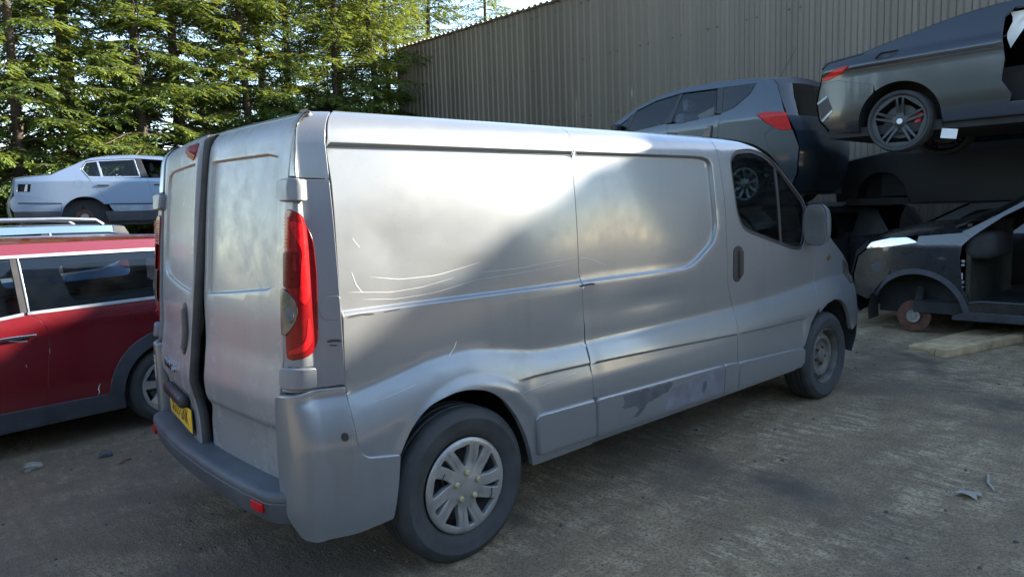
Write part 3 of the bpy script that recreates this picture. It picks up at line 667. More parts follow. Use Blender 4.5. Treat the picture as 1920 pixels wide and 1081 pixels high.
# peeled paint on the long strip
def jag(poly, amp, seed):
    rn = random.Random(seed); p = resamp(poly, .012); return [(a+rn.uniform(-amp, amp), b+rn.uniform(-amp, amp)) for a, b in p]
z8 = lambda l: l
panel('paint_peel', S2U(jag([(1.87,.540),(2.30,.532),(2.27,.490),(2.18,.472),(2.06,.455),(2.05,.43),(1.99,.40),(1.95,.402),(2.0,.44),(1.97,.462),(1.86,.47),(1.88,.50)], .005, 3), 1), VPs, MT['primer'], van, step=.03, gap=0, off=.0158, depth=0)
panel('paint_peel', S2U(jag([(2.30,.495),(2.42,.50),(2.55,.515),(2.68,.520),(2.80,.517),(2.822,.50),(2.818,.37),(2.22,.376),(2.24,.45)], .004, 4), 1), VPs, plain('scuffed lilac grey primer', (.145, .145, .165), .55, var=.3, scale=12), van, step=.03, gap=0, off=.0158, depth=0)
panel('paint_peel', S2U(jag([(2.60,.47),(2.63,.475),(2.64,.44),(2.61,.40),(2.585,.42)], .004, 5), 1), VPs, MT['primer'], van, step=.03, gap=0, off=.0164, depth=0)
# roof skin
ring = [tuple(VPs(u, 1.950)) for u in list(np.linspace(0, 1.055, 24))+list(np.linspace(1.2, 3.82, 20))]
def roofmap(a, b): return np.stack([a, b, 1.921+.045*(1-(b/.79)**2)*sst((a-.3)/.5)], -1)
panel('roof', [(.30,-.68),(.41,-.772),(3.12,-.772),(3.12,.772),(.41,.772),(.30,.68)], roofmap, MT['silver'], van, step=.12, gap=0, depth=.004)
# rear doors
DOOR = [(.016,1.925),(.016,1.88),(.012,1.20),(.05,.80),(.062,.70),(.03,.62),(.022,.485),(.738,.488),(.742,.62),(.748,.80),(.753,1.3),(.755,1.67),(.760,1.76),(.768,1.87),(.770,1.925)]
RF = [np.array(inset_line(RDREC, d)) for d in (0., .008, .016)]
zz_ = [np.array([(.0, z), (.8, z)]) for z in (.66,.68,.70,.72,.74,.76)]
panel('rear_door', DOOR, VP, MT['silver_door'], van, step=.03, feats=RF+zz_, gap=.002)
DAX = (.205, .80); DAN = math.radians(2.9)
def LD(u, v, d=True):
    p = VP(u, v, d); x = p[..., 0]-DAX[0]; y = p[..., 1]-DAX[1]; c, s_ = math.cos(-DAN), math.sin(-DAN)
    return np.stack([DAX[0]+x*c-y*s_*-1*-1, DAX[1]+x*s_+y*c, p[..., 2]], -1)
LDs = lambda u, v: LD(u, v, False)
ld = panel('rear_door', Uu(DOOR, -1), LD, MT['silver_door'], van, step=.03, feats=[f*np.array((-1, 1)) for f in RF+zz_], gap=.002); ld['label'] = 'left rear door standing ajar'
fe = LDs(np.array([-q[0] for q in DOOR[:7]]), np.array([q[1] for q in DOOR[:7]])); fe = resamp(fe[:, :], .05)[:0] if 0 else fe
t = np.linspace(0, 6, 40); fe = np.stack([np.interp(t, range(7), fe[:, k]) for k in range(3)], 1)
MB().grid([[tuple(p+np.array((.004, -.005, 0))) for p in fe], [tuple(p+np.array((.016, -.009, 0))) for p in fe], [tuple(p+np.array((.044, -.009, 0))) for p in fe], [tuple(p+np.array((.05, .03, 0))) for p in fe]], True).build('door_edge', MT['dgrey'], ld, angle=None)
panel('door_seal', [(-.16,.50),(.14,.50),(.14,1.90),(-.16,1.90)], VPs, MT['black'], van, step=.08, gap=0, off=-.05, depth=0)
pz = lambda u, v, o=0.: Vector(LDs(np.array([u]), np.array([v]))[0])-Vector((o, 0, 0))
tx = (pz(-.08, .6)-pz(-.6, .6)).normalized(); tz = Vector((0, 0, 1)); tn = tx.cross(tz)
def doorM(u, v, o): p = pz(u, v); R = Matrix((tx, tz, tn)).transposed().to_4x4(); R.translation = p+tn*o; return R
npl = empty('number_plate', (0, 0, 0), parent=ld); R = doorM(-.355, .588, .012)
MB().box((0, 0, 0), (.52, .111, .006), bev=.002).build('plate_face', MT['plate'], npl).matrix_local = R
MB().box((0, -.006, -.004), (.53, .125, .005), bev=.002).build('plate_frame', MT['black'], npl).matrix_local = R
text_mesh('registration', 'SG13 GNK', MT['text'], npl, R@Matrix.Translation((0, .0, .0035)), .108, .0005, .80)
text_mesh('badge', 'VIVARO', MT['chrome'], ld, doorM(-.40, .815, .010), .062, .003, 1.25)
R = doorM(-.36, .672, .0); mb = MB(); mb.box((0, 0, .024), (.42, .062, .052), bev=.022); mb.build('plate_lamp_housing', MT['black'], ld).matrix_local = R
hp2 = rounded([(-.135,1.15),(-.10,1.11),(-.095,1.0),(-.115,.915),(-.15,.90),(-.185,.955),(-.19,1.05),(-.17,1.13)], .03, 3)
dh = panel('door_handle', hp2, LDs, MT['black'], ld, step=.03, gap=0, off=.006, edge=.006, depth=.012)
panel('grip', rounded([(-.115,1.12),(-.10,1.02),(-.12,.93),(-.135,.935),(-.125,1.02),(-.135,1.115)], .01, 3), LDs, MT['dgrey'], dh, step=.03, gap=0, off=.022, edge=.008, depth=.02)
bl = panel('brake_lamp', rounded([(-.045,1.875),(-.155,1.865),(-.16,1.835),(-.13,1.805),(-.085,1.795),(-.045,1.82)], .03, 4), LDs, MT['red_lens'], ld, step=.02, gap=0, off=.006, edge=.005, depth=.01, dome=.026)
# finger smears in the dust
# rear bumper
rows = []
for y in np.linspace(-.85, .85, 45):
    c = .050*(abs(y)/.76)**2.2-.018+.10*max(0, (abs(y)-.74)/.13)**2; rows.append([(.14, y, .502), (c+.10, y, .500), (c+.030, y, .496), (c+.014, y, .492), (c+.005, y, .484), (c+.001, y, .472), (c+.001, y, .462), (c+.007, y, .459), (c+.007, y, .455), (c+.003, y, .451), (c+.008, y, .41), (c+.020, y, .372), (c+.040, y, .360), (c+.16, y, .357)])
bp = MB().grid(rows, True).build('rear_bumper', MT['bumper'], van, angle=32)
for y0 in (.697, -.697):
    c = .050*(abs(y0)/.76)**2.2-.018; sl_ = .05*2.2*(abs(y0)/.76)**1.2/.76*(1 if y0 > 0 else -1)
    MB().box((c+.001, y0, .430), (.012, .085, .036), bev=.003, rot=Matrix.Rotation(-math.atan(sl_), 3, 'Z')).build('reflector', MT['red_bright'], bp)
MB().box((2.5, 0, .40), (4.4, 1.66, .18)).build('underbody', MT['dark'], van)
MB().box((.16, 0, .40), (.06, 1.5, .12)).build('bumper_beam', MT['dark'], van)
# front: windscreen, bonnet, grille, bumper
E_ = [(3.10,1.97,3.12,1.985),(3.25,1.95,3.34,1.975),(3.40,1.905,3.56,1.935),(3.55,1.83,3.76,1.86),(3.75,1.69,3.97,1.72),(3.95,1.535,4.20,1.56),(4.15,1.395,4.42,1.41),(4.30,1.285,4.60,1.28),(4.45,1.19,4.74,1.20),(4.66,1.085,4.93,1.10),(4.81,.985,5.05,.99),(4.88,.85,5.12,.84),(4.965,.62,5.17,.62),(4.96,.42,5.17,.42),(4.88,.28,5.09,.27)]
def front(name, i0, i1, mat, sub=4):
    st = np.array(E_[i0:i1+1]); t = np.linspace(0, len(st)-1, (len(st)-1)*sub+1); st = np.stack([np.interp(t, range(len(st)), st[:, k]) for k in range(4)], 1); rows = []
    for xe, ze, xc, zc in st:
        pe = VPs(np.array([xe+UX]), np.array([ze]))[0]; r = []
        for q in np.linspace(-1, 1, 25): w = 1-abs(q)**2.6; r.append((pe[0]+(xc-xe)*w, pe[1]*-q, pe[2]+(zc-pe[2])*w))
        rows.append(r)
    return MB().grid(rows, False).build(name, mat, van, angle=None)
front('roof_front', 0, 2, MT['silver']); front('windscreen', 2, 7, MT['glass_dark']); front('scuttle', 7, 8, MT['black']); front('bonnet', 8, 11, MT['silver']); front('front_bumper', 11, 14, MT['bumper'])
# cab interior
MB().box((2.93, 0, 1.12), (.03, 1.6, 1.5)).build('bulkhead', MT['seat_grey'], van)
cab = MB().box((4.2, 0, 1.08), (.55, 1.5, .22), bev=.06).box((4.02, -.42, 1.20), (.16, .36, .14), bev=.05).build('dashboard', MT['black'], van)
for yy in (-.45, .25):
    st = MB().box((3.35, yy, .86), (.5, .48, .18), bev=.06).box((3.10, yy, 1.22), (.16, .46, .66), bev=.07, rot=Matrix.Rotation(-.12, 3, 'Y')).box((3.05, yy, 1.62), (.10, .26, .18), bev=.05).build('seat', MT['seat'], van)
sw = MB(); sw.tube([(3.80+.19*math.sin(a)*-.45, -.43+.19*math.cos(a), 1.29+.19*math.sin(a)*.9) for a in np.linspace(0, 2*math.pi, 29)], .017, 8); sw.box((3.82, -.43, 1.28), (.05, .15, .11), bev=.03)
sw.tube([(3.82, -.6, 1.27), (3.82, -.26, 1.27)], .014, 6); sw.tube([(3.83, -.43, 1.27), (4.05, -.43, 1.17)], .03, 8); sw.build('steering_wheel', MT['black'], van)
# door mirrors
for s in (1, -1):
    rows = []
    for i in range(11):
        t = i/10; k = math.sqrt(max(0, 1-(max(0, t-.15)/.87)**2)); x = 3.94+.15*t
        rows.append([(x, -s*(0.985+k*.088*np.sign(math.cos(a))*abs(math.cos(a))**.65), 1.345+k*.148*np.sign(math.sin(a))*abs(math.sin(a))**.65-.01*t) for a in np.linspace(0, 2*math.pi, 33)])
    mr = MB().grid(rows, s < 0).build('door_mirror', MT['silver'], van, angle=60)
    MB().box((4.02, -s*.89, 1.27), (.10, .10, .12), bev=.03).build('mirror_arm', MT['black'], mr)
    fr = [(-s*(0.985+.084*np.sign(math.cos(a))*abs(math.cos(a))**.65), 1.345+.144*np.sign(math.sin(a))*abs(math.sin(a))**.65) for a in np.linspace(0, 2*math.pi, 32, endpoint=False)]
    panel('mirror_frame', fr, lambda a, b: np.stack([3.944+0*a, a, b], -1), MT['silver_trim'], mr, step=.1, gap=0, depth=.0, flip=True)
    gl = [(a*1., b) for a, b in offset(np.array(fr) if area(fr) > 0 else np.array(fr)[::-1], -.014)]
    panel('mirror_glass', gl, lambda a, b: np.stack([3.938+0*a, a, b], -1), MT['mirror'], mr, step=.1, gap=0, depth=.004, flip=True)

# ------------------------------------------------------------------ wheels
def tyre_mesh(R, r, w):
    h = w/2; pr = [(r-.004, -h*.72), (r+.004, -h*.80), (r+.012, -h*.86), (r+.35*(R-r), -h*1.0), (r+.62*(R-r), -h*1.0), (r+.64*(R-r), -h*1.012), (r+.67*(R-r), -h*1.0), (R-.028, -h*.90), (R-.010, -h*.80), (R-.003, -h*.70)]
    for g_ in (-.42, -.02, .38): pr += [(R, h*g_-.012), (R-.007, h*g_-.008), (R-.007, h*g_+.008), (R, h*g_+.012)]
    pr += [(R-.003, h*.70), (R-.010, h*.80), (R-.028, h*.90), (r+.6*(R-r), h), (r+.35*(R-r), h), (r+.01, h*.82), (r-.004, h*.72)]
    return MB().lathe(pr, 64, 'y')
def polmap(prof, y0, s):
    """flat polar sheet pressed to a dish: prof maps radius to outward bulge"""
    f = crv(*prof)
    return lambda a, b: np.stack([a, -s*(y0+f(np.hypot(a, b))), b], -1)
def van_cover_wheel(c, s, spin):
    w = empty('wheel', c, parent=van, rot=(0, spin, 0)); R, r = .345, .212
    tyre_mesh(R, r, .215).build('tyre', MT['rubber'], w, 50)
    MB().lathe([(r-.002, -s*.085), (r-.02, -s*.05), (r-.03, s*.0), (.06, s*.0)], 40, 'y').build('rim', MT['dgrey'], w)
    pm = polmap(([0, .03, .06, .10, .15, .19, .205, .213], [.022, .022, .018, .014, .020, .021, .018, .010]), .085, s)
    holes = []
    for k in range(5):
        a0 = k*2*math.pi/5+.35
        def pol(pts): return [(rr*math.cos(a0+an+1.2*(rr-.08)), rr*math.sin(a0+an+1.2*(rr-.08))) for rr, an in pts]
        holes.append(rounded(pol([(.084,.05),(.12,.20),(.188,.27),(.188,-.27),(.12,-.20),(.084,-.05)]), .02, 4))
        a0 += math.pi/5
        holes.append(rounded(pol([(.092,.02),(.14,.085),(.186,.105),(.186,-.105),(.14,-.085),(.092,-.02)]), .012, 3))
    cv = panel('wheel_cover', circ(0, 0, .212, 72), pm, MT['cover'], w, holes=holes, step=.012, gap=0, edge=.005, depth=.028, flip=s < 0)
    for k in range(5):
        for sd in (-1, 1):
            a0 = k*2*math.pi/5+.35+math.pi/5
            line = np.array([(rr*math.cos(a0+sd*an+1.2*(rr-.08)), rr*math.sin(a0+sd*an+1.2*(rr-.08))) for rr, an in ((.075,.16),(.10,.20),(.14,.235),(.18,.25),(.207,.255))])
            L = resamp(line, .02)[:12]; strip('spoke_ridge', L, pm, .006, MT['cover'], cv, off=.003, flip=s < 0)
        a0 = k*2*math.pi/5+.35
        MB().lathe([(0, -s*.118), (.009, -s*.117), (.013, -s*.112), (.013, -s*.095)], 14, 'y', (.060*math.cos(a0), 0, .060*math.sin(a0))).build('bolt_cap', MT['brass'], cv)
    for a in (2.75, -.45):
        p0 = [(rr*math.cos(a+dn), -s*.112, rr*math.sin(a+dn)) for rr, dn in ((.135,.18),(.15,.0),(.15,-.19))]; MB().tube(p0, .0022, 5).build('cable_tie', MT['black'], cv)
    return w
def van_steel_wheel(c, s, spin):
    w = empty('wheel', c, parent=van, rot=(0, spin, 0)); R, r = .335, .208
    tyre_mesh(R, r, .215).build('tyre', MT['rubber'], w, 50)
    MB().lathe([(r, -s*.092), (r+.004, -s*.088), (r-.006, -s*.085), (r-.016, -s*.06), (r-.018, -s*.02)], 48, 'y').build('rim', MT['wheelsteel'], w)
    pm = polmap(([0, .035, .05, .06, .09, .11, .13, .15, .17, .19, .2], [.035, .035, .03, .012, .010, .016, .034, .034, .016, -.01, -.02]), .028, s)
    holes = [circ(.163*math.cos(a), .163*math.sin(a), .014, 12) for a in np.linspace(0, 2*math.pi, 16, endpoint=False)]
    dc = panel('wheel_disc', circ(0, 0, .195, 60), pm, MT['wheelsteel'], w, holes=holes, step=.014, gap=0, edge=.003, depth=.012, flip=s < 0)
    for k in range(5):
        a = k*2*math.pi/5; MB().lathe([(0, -s*.062), (.011, -s*.060), (.012, -s*.03)], 6, 'y', (.065*math.cos(a), 0, .065*math.sin(a))).build('wheel_nut', MT['rust'], dc)
    return w
van_cover_wheel((.850, -.838, .338), 1, .05); van_cover_wheel((.865, .838, .338), -1, .7)
van_steel_wheel((4.349, -.800, .331), 1, .2); van_steel_wheel((4.349, .800, .331), -1, .5)

# ================================================================== THE OTHER CARS
MT['maroon'] = paint('deep red paint', (.14, .008, .014), .15, .22, 1., .05, (.10, .06, .05), 2.5)
MT['pale_blue'] = paint('pale blue silver paint', (.20, .26, .36), .5, .30, .7, .12, (.20, .20, .19), 2.0)
MT['estate'] = paint('grey blue silver paint', (.14, .23, .35), .35, .30, .7, .10)
MT['mpv'] = paint('slate blue paint', (.022, .036, .052), .2, .28, .7, .05)
MT['coupe'] = paint('dark grey blue metallic paint', (.011, .014, .020), .1, .24, .5, .04, (.12, .115, .10), 1.4)
MT['suv'] = paint('black paint', (.018, .019, .022), .2, .25, .8, .18, (.07, .06, .045), 1.3)
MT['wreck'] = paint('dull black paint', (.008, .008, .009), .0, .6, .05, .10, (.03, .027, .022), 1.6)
MT['arch_black'] = plain('black arch plastic', (.040, .044, .052), .55, var=.3, scale=8)
MT['white'] = plain('white fabric', (.72, .72, .70), .8, var=.12)
MT['brush'] = plain('brushed alloy', (.50, .51, .53), .34, .9, var=.05)
MT['alloy'] = plain('silver alloy wheel', (.50, .50, .49), .32, .7, var=.15)
MT['darkalloy'] = plain('dark alloy wheel', (.035, .037, .04), .4, .4, var=.15)
MT['caliper'] = plain('red caliper', (.45, .02, .02), .4)
MT['wood'] = plain('weathered timber', (.45, .32, .18), .85, var=.35, scale=7, bmp=.5)
class Car:
    def __init__(s, name, label, cat, pt, az, vis, w, E, zb, tum, mat, z0=0, tr=.10, tf=.14, rot=None, group=None, crease=None):
        a = math.radians(az); nl = Vector((-math.sin(a), math.cos(a), 0)); loc = Vector(pt)-nl*(w*vis); loc.z = z0
        s.root = empty(name, loc, a); tag(s.root, label, cat, group); s.w, s.E, s.zb, s.tum, s.mat, s.z0 = w, E, zb, tum, mat, z0; s.vis = vis; s.crease = crease
        s.x0 = min(e[0] for e in E); s.x1 = max(e[0] for e in E); s.tr, s.tf = tr, tf
    def S(s, x, z):
        w = s.w-s.tum*np.clip(z-s.zb, 0, 9)**1.15-s.tr*np.clip((s.x0+.75-x)/.75, 0, 1.3)**2-s.tf*np.clip((x-(s.x1-.95))/.95, 0, 1.3)**2
        w = w-.07*np.clip((s.zb-.42-z)/.45, 0, 1)**2
        if s.crease:
            for zc, amp, sl in s.crease: w = w+amp*np.exp(-((z-(zc+sl*(x-s.x0)))/.05)**2)
        return w
    def map(s, sd): return lambda x, z: np.stack([x, sd*s.S(x, z), z-s.z0], -1)
    def p(s, name, poly, mat=None, parent=None, both=True, rnd=0, sides=None, **k):
        o = None
        for sd in (sides or ((s.vis, -s.vis) if both else (s.vis,))):
            kk = dict(step=.07); kk.update(k); q = rounded(poly, rnd, 3) if rnd else poly
            par = parent[sd] if isinstance(parent, dict) else (parent or s.root)
            r = panel(name, q, s.map(sd), mat or s.mat, par, flip=sd > 0, **kk)
            o = o or {}; o[sd] = r
        return o
    def top(s, name, i0, i1, mat=None, sub=3, pw=2.6, parent=None):
        st = np.array(s.E[i0:i1+1], float); t = np.linspace(0, len(st)-1, (len(st)-1)*sub+1); st = np.stack([np.interp(t, range(len(st)), st[:, k]) for k in range(4)], 1); rows = []
        for xe, ze, xc, zc in st:
            y = float(s.S(np.array(xe), np.array(ze)))
            rows.append([(xe+(xc-xe)*(1-abs(q)**pw), y*-q, ze+(zc-ze)*(1-abs(q)**pw)-s.z0) for q in np.linspace(-1, 1, 19)])
        return MB().grid(rows, False).build(name, mat or s.mat, parent or s.root, angle=40)
    def line(s, i0, i1): return [(e[0], e[1]) for e in s.E[i0:i1+1]]
    def arch(s, cx, cz, r, a0, a1, n=12): return [(cx+r*math.cos(math.radians(a)), cz+r*math.sin(math.radians(a))) for a in np.linspace(a0, a1, n)]
    def well(s, cx, cz, r):
        for sd in (1, -1):
            MB().grid([[(cx+r*math.cos(a), sd*y, cz+r*math.sin(a)-s.z0) for a in np.linspace(-.2, math.pi+.2, 16)] for y in (s.w-.05, s.w-.36)], sd < 0).build('wheel_well', MT['dark'], s.root, angle=None)
            MB().box((cx, sd*(s.w-.36), cz-s.z0+r*.42), (r*1.9, .02, r*.95)).build('inner_panel', MT['dark'], s.root)
    def tub(s, x0, x1, zf, zt):
        MB().box(((x0+x1)/2, 0, zf-s.z0), (x1-x0, s.w*1.82, .10)).build('floor_pan', MT['dark'], s.root)
    def seat(s, x, y, z, mat=None, h=.62):
        return MB().box((x+.22, y, z-s.z0+.08), (.50, .48, .16), bev=.06).box((x-.06, y, z-s.z0+.40), (.15, .46, h), bev=.06, rot=Matrix.Rotation(-.2, 3, 'Y')).box((x-.14, y, z-s.z0+.40+h*.5+.12), (.10, .26, .19), bev=.05).build('seat', mat or MT['seat'], s.root)
    def disc(s, x, z, r=.15, hub=.075, y=None, sides=None, mat=None):
        for sd in sides or (1, -1):
            yy = sd*(y or s.w-.17); d = MB().lathe([(.02, yy+sd*.035), (hub*.95, yy+sd*.035), (hub, yy+sd*.028), (hub, yy+sd*.012), (r, yy+sd*.012), (r, yy-sd*.012), (.03, yy-sd*.012)], 32, 'y', (x, 0, z-s.z0)).build('brake_disc', MT['rust'], s.root)
            MB().lathe([(0, yy+sd*.05), (.03, yy+sd*.05), (.032, yy+sd*.036), (hub*.9, yy+sd*.038), (hub*.9, yy+sd*.036)], 20, 'y', (x, 0, z-s.z0)).build('hub', mat or MT['steel'], d)
            for k in range(5):
                a = k*1.2566; MB().lathe([(.006, yy+sd*.035), (.006, yy+sd*.045), (0, yy+sd*.045)], 6, 'y', (x+.052*math.cos(a), 0, z-s.z0+.052*math.sin(a))).build('stud', MT['steel'], d)
            MB().tube([(x, yy-sd*.05, z-s.z0), (x-.02, yy-sd*.16, z-s.z0+.30)], .045, 8).build('strut', MT['dark'], s.root)
    def wheel(s, x, z, R, r, wd, n=5, pair=False, mat=None, sides=None, spin=.1, caliper=False, badge=False, hw=.5):
        for sd in sides or (1, -1):
            w = empty('wheel', (x, sd*(s.w-wd/2-.015), z-s.z0), parent=s.root, rot=(0, spin, 0)); tyre_mesh(R, r, wd).build('tyre', MT['rubber'], w, 50); mt = mat or MT['alloy']; q = -sd
            MB().lathe([(r+.006, -q*wd*.42), (r+.008, -q*wd*.39), (r-.010, -q*wd*.36), (r-.018, -q*wd*.1), (r-.02, q*wd*.3)], 48, 'y').build('rim', mt, w)
            MB().lathe([(.03, -q*.0), (r*.66, -q*.0), (r*.66, q*.02), (.03, q*.02)], 32, 'y').build('brake_disc', MT['dgrey'] if caliper else MT['steel'], w)
            if caliper: MB().box((r*.60, q*.0, r*.25), (.07, .07, .15), bev=.02).build('caliper', MT['caliper'], w)
            pm = polmap(([0, .03, .08, r*.6, r*.9, r], [.0, .0, -.012, .004, .016, .016]), wd*.30, q); holes = []
            for k in range(n):
                a0 = k*2*math.pi/n
                def pol(pts): return [(rr*math.cos(a0+an), rr*math.sin(a0+an)) for rr, an in pts]
                g = math.pi/n
                if pair: holes += [rounded(pol([(.07,g*.20),(r*.93,g*hw),(r*.93,-g*hw),(.07,-g*.20)]), .012, 3), rounded([(rr*math.cos(a0+g+an), rr*math.sin(a0+g+an)) for rr, an in ((.085,g*.06),(r*.93,g*(1-hw)*.55),(r*.93,-g*(1-hw)*.55),(.085,-g*.06))], .008, 3)]
                else: holes.append(rounded(pol([(.07,g*.35),(r*.92,g*.66),(r*.92,-g*.66),(.07,-g*.35)]), .014, 3))
            sp = panel('spokes', circ(0, 0, r*.985, 48), pm, mt, w, holes=holes, step=.03, gap=0, edge=.004, depth=.02, flip=q < 0)
            if badge: MB().lathe([(0, -q*wd*.33), (.030, -q*wd*.32), (.032, -q*wd*.28)], 16, 'y').build('centre_cap', MT['white'], w)

# ------------------------------------------------------------------ deep red estate on the left
E = [(-.96,.22,-1.0,.22),(-1.0,.5,-1.06,.5),(-.98,.95,-1.04,.95),(-.93,1.28,-.98,1.28),(-.88,1.375,-.90,1.40),(-.2,1.395,-.2,1.43),(.7,1.405,.7,1.445),(1.15,1.375,1.2,1.41),(1.72,.98,1.9,1.0),(2.5,.90,2.6,.95),(2.82,.72,2.98,.75),(2.88,.4,3.04,.42),(2.82,.2,2.98,.2)]
C = Car('estate_car', 'deep red estate car with chrome window trim parked left of the silver van', 'car', (.27,2.3,0), 188, 1, .84, E, .90, .24, MT['maroon'], tr=.07, crease=[(.865,.010,0)])
belt = [(-.86,.975),(-.2,.958),(.58,.948),(.75,.93),(1.65,.93)]
hub = (-.305,.285); fh = (2.24,.285)
C.p('quarter_panel', [(.565,.944)]+belt[:2][::-1]+[(-.95,.96),(-.98,.55),(-.95,.40),(-.72,.36)]+C.arch(*hub,.435,170,8,14)+[(.13,.305),(.525,.31),(.492,.60),(.472,.73),(.480,.84),(.51,.90)], step=.05, gap=.002)
C.p('front_door', [(.565,.944),(.51,.90),(.480,.84),(.472,.73),(.492,.60),(.525,.31),(1.55,.34),(1.62,.6),(1.65,.92)], step=.05, gap=.003)
C.p('front_wing', [(1.65,.92),(1.72,.975),(2.5,.895),(2.8,.72),(2.85,.5)]+C.arch(*fh,.40,25,170)+[(1.70,.33),(1.55,.34),(1.62,.6)], gap=.003)
C.p('arch_trim', C.arch(*hub,.435,172,4,16)+C.arch(*hub,.345,2,174,16), MT['arch_black'], step=.05, gap=0, off=.012, edge=.008); C.p('arch_trim', C.arch(*fh,.41,172,4,16)+C.arch(*fh,.335,2,174,16), MT['arch_black'], step=.06, gap=0, off=.010)
C.p('sill_trim', [(.13,.31),(.045,.30),(.03,.19),(1.84,.19),(1.83,.33)], MT['arch_black'], step=.1, gap=0, off=.010, edge=.02, depth=.05)
C.p('rear_corner', [(-.72,.36),(-.98,.40),(-.96,.22),(-.70,.20)], MT['arch_black'], gap=0)
rail = C.p('roof_rail', [(-.88,1.37),(-.2,1.393),(.7,1.403),(1.15,1.373),(1.40,1.20),(1.36,1.18),(1.10,1.29),(.7,1.312),(-.2,1.305),(-.86,1.28)], step=.06, gap=0)
C.p('rail_trim', [(-.86,1.308),(-.2,1.325),(.7,1.330),(1.10,1.305),(1.10,1.290),(.7,1.312),(-.2,1.305),(-.86,1.288)], MT['brush'], step=.1, gap=0, off=.004, depth=.01)
C.p('belt_trim', [(-.86,.985),(-.2,.968),(.575,.958),(.575,.940),(-.2,.950),(-.86,.968)], MT['brush'], step=.1, gap=0, off=.006, depth=.014); C.p('belt_trim', [(.60,.955),(.75,.940),(1.65,.94),(1.65,.922),(.75,.922),(.60,.938)], MT['brush'], step=.1, gap=0, off=.006, depth=.014)
C.p('rear_window', [(-.84,.975),(-.2,.958),(.562,.948),(.572,1.308),(-.2,1.300),(-.82,1.28)], MT['glass_blue'], step=.1, gap=0, off=-.008, depth=0)
C.p('window_border', [(-.84,.975),(-.2,.958),(.562,.948),(.572,1.308),(-.2,1.300),(-.82,1.28)], MT['black'], step=.1, gap=0, off=-.012, depth=0, holes=[rounded([(-.70,1.03),(.30,1.00),(.36,1.25),(-.66,1.25)],.05,4)])
C.p('front_window', [(.615,.955),(1.60,.95),(1.28,1.22),(1.05,1.288),(.622,1.306)], MT['glass_blue'], step=.1, gap=0, off=-.008, depth=0)
C.p('pillar', [(.562,.948),(.612,.944),(.622,1.308),(.575,1.306)], MT['black'], step=.1, gap=0, off=-.004, depth=.02)
C.p('pillar_trim', [(.562,.948),(.569,.948),(.580,1.306),(.574,1.306)], MT['brush'], step=.1, gap=0, off=.001, depth=.006)
hd = C.p('door_handle', [(.55,.812),(.70,.815),(.80,.810),(.80,.798),(.70,.798),(.55,.802)], MT['chrome'], step=.05, gap=0, off=.030, edge=.006, depth=.012, rnd=.006)
C.p('handle_recess', circ(.655,.805,.062,18,.042), MT['maroon'], step=.03, gap=0, off=.001, depth=.0); C.p('handle_lip', [(.70,.785),(.64,.770),(.60,.768),(.60,.774),(.64,.776),(.70,.790)], MT['brush'], step=.05, gap=0, off=.004, depth=.003)
fr = circ(-.14,.81,.082,26); C.p('fuel_flap', fr, step=.04, gap=.0, off=.0015, edge=.003, depth=.004, both=False); C.p('flap_gap', circ(-.14,.81,.0865,26), MT['black'], holes=[circ(-.14,.81,.0825,26)], step=.05, gap=0, off=.0006, depth=0, both=False)
for q in ([(.19,.40),(.20,.385),(.205,.365),(.20,.34),(.21,.325)], [(.475,.70),(.478,.67)], [(.62,.62),(.617,.60)]): strip('stone_chip', np.array(q), C.map(1), .007, MT['scratch'], C.root, off=.002, flip=True)
C.top('rear_bumper', 0, 1, MT['arch_black']); C.top('tailgate', 1, 2); C.top('rear_screen', 2, 3, MT['glass_dark']); C.top('roof', 3, 7); C.top('windscreen', 7, 8, MT['glass_dark']); C.top('bonnet', 8, 10); C.top('front_bumper', 10, 12, MT['arch_black'])
C.well(*hub,.40); C.well(*fh,.39); C.tub(-.9,2.0,.30,.9); MB().box((.3,0,.62),(2.3,1.44,.55)).build('interior_tub', MT['seat'], C.root)
C.wheel(*hub,.295,.205,.18,7,mat=MT['alloy'],spin=.3); C.wheel(*fh,.295,.205,.18,7,mat=MT['alloy'])
for y in (-.38,.38): C.seat(.98,y,.42,h=.56)

# ------------------------------------------------------------------ grey estate with roof rails behind it
E = [(-.92,.30,-.96,.3),(-.97,.6,-1.04,.6),(-.95,.95,-1.02,.95),(-.90,1.28,-.96,1.28),(-.83,1.42,-.88,1.44),(-.80,1.475,-.84,1.49),(-.70,1.49,-.70,1.505),(-.28,1.50,-.28,1.515),(.2,1.505,.2,1.52),(1.0,1.49,1.0,1.505),(1.45,1.40,1.5,1.46),(2.25,.98,2.5,1.0),(3.15,.88,3.3,.94),(3.45,.65,3.62,.66),(3.5,.4,3.66,.4),(3.42,.22,3.58,.22)]
C = Car('estate_car', 'silver grey estate car with roof rails half hidden behind the red car', 'car', (0,4.2,0), 180, 1, .88, E, .95, .26, MT['estate'], tr=.09)
hub = (-.12,.32); fh = (2.6,.32)
C.p('quarter_panel', [(-.245,1.055),(-.27,1.065),(-.55,1.08),(-.67,1.12),(-.80,1.16),(-.90,1.16),(-.95,.9),(-.95,.5),(-.85,.32),(-.52,.30)]+C.arch(*hub,.37,175,90,8)+[(-.10,.75),(-.25,.93)], gap=.003)
C.p('rear_door', [(-.245,1.055),(-.25,.93),(-.10,.70)]+C.arch(*hub,.37,85,5,8)+[(.28,.30),(.95,.30),(.98,1.03)], gap=.003)
C.p('front_door', [(.98,1.03),(.95,.30),(2.10,.30),(2.15,1.0)], gap=.003); C.p('front_wing', [(2.15,1.0),(2.25,.975),(3.12,.88),(3.42,.66),(3.48,.45)]+C.arch(*fh,.38,15,172)+[(2.15,.30),(2.10,.30)], gap=.003)
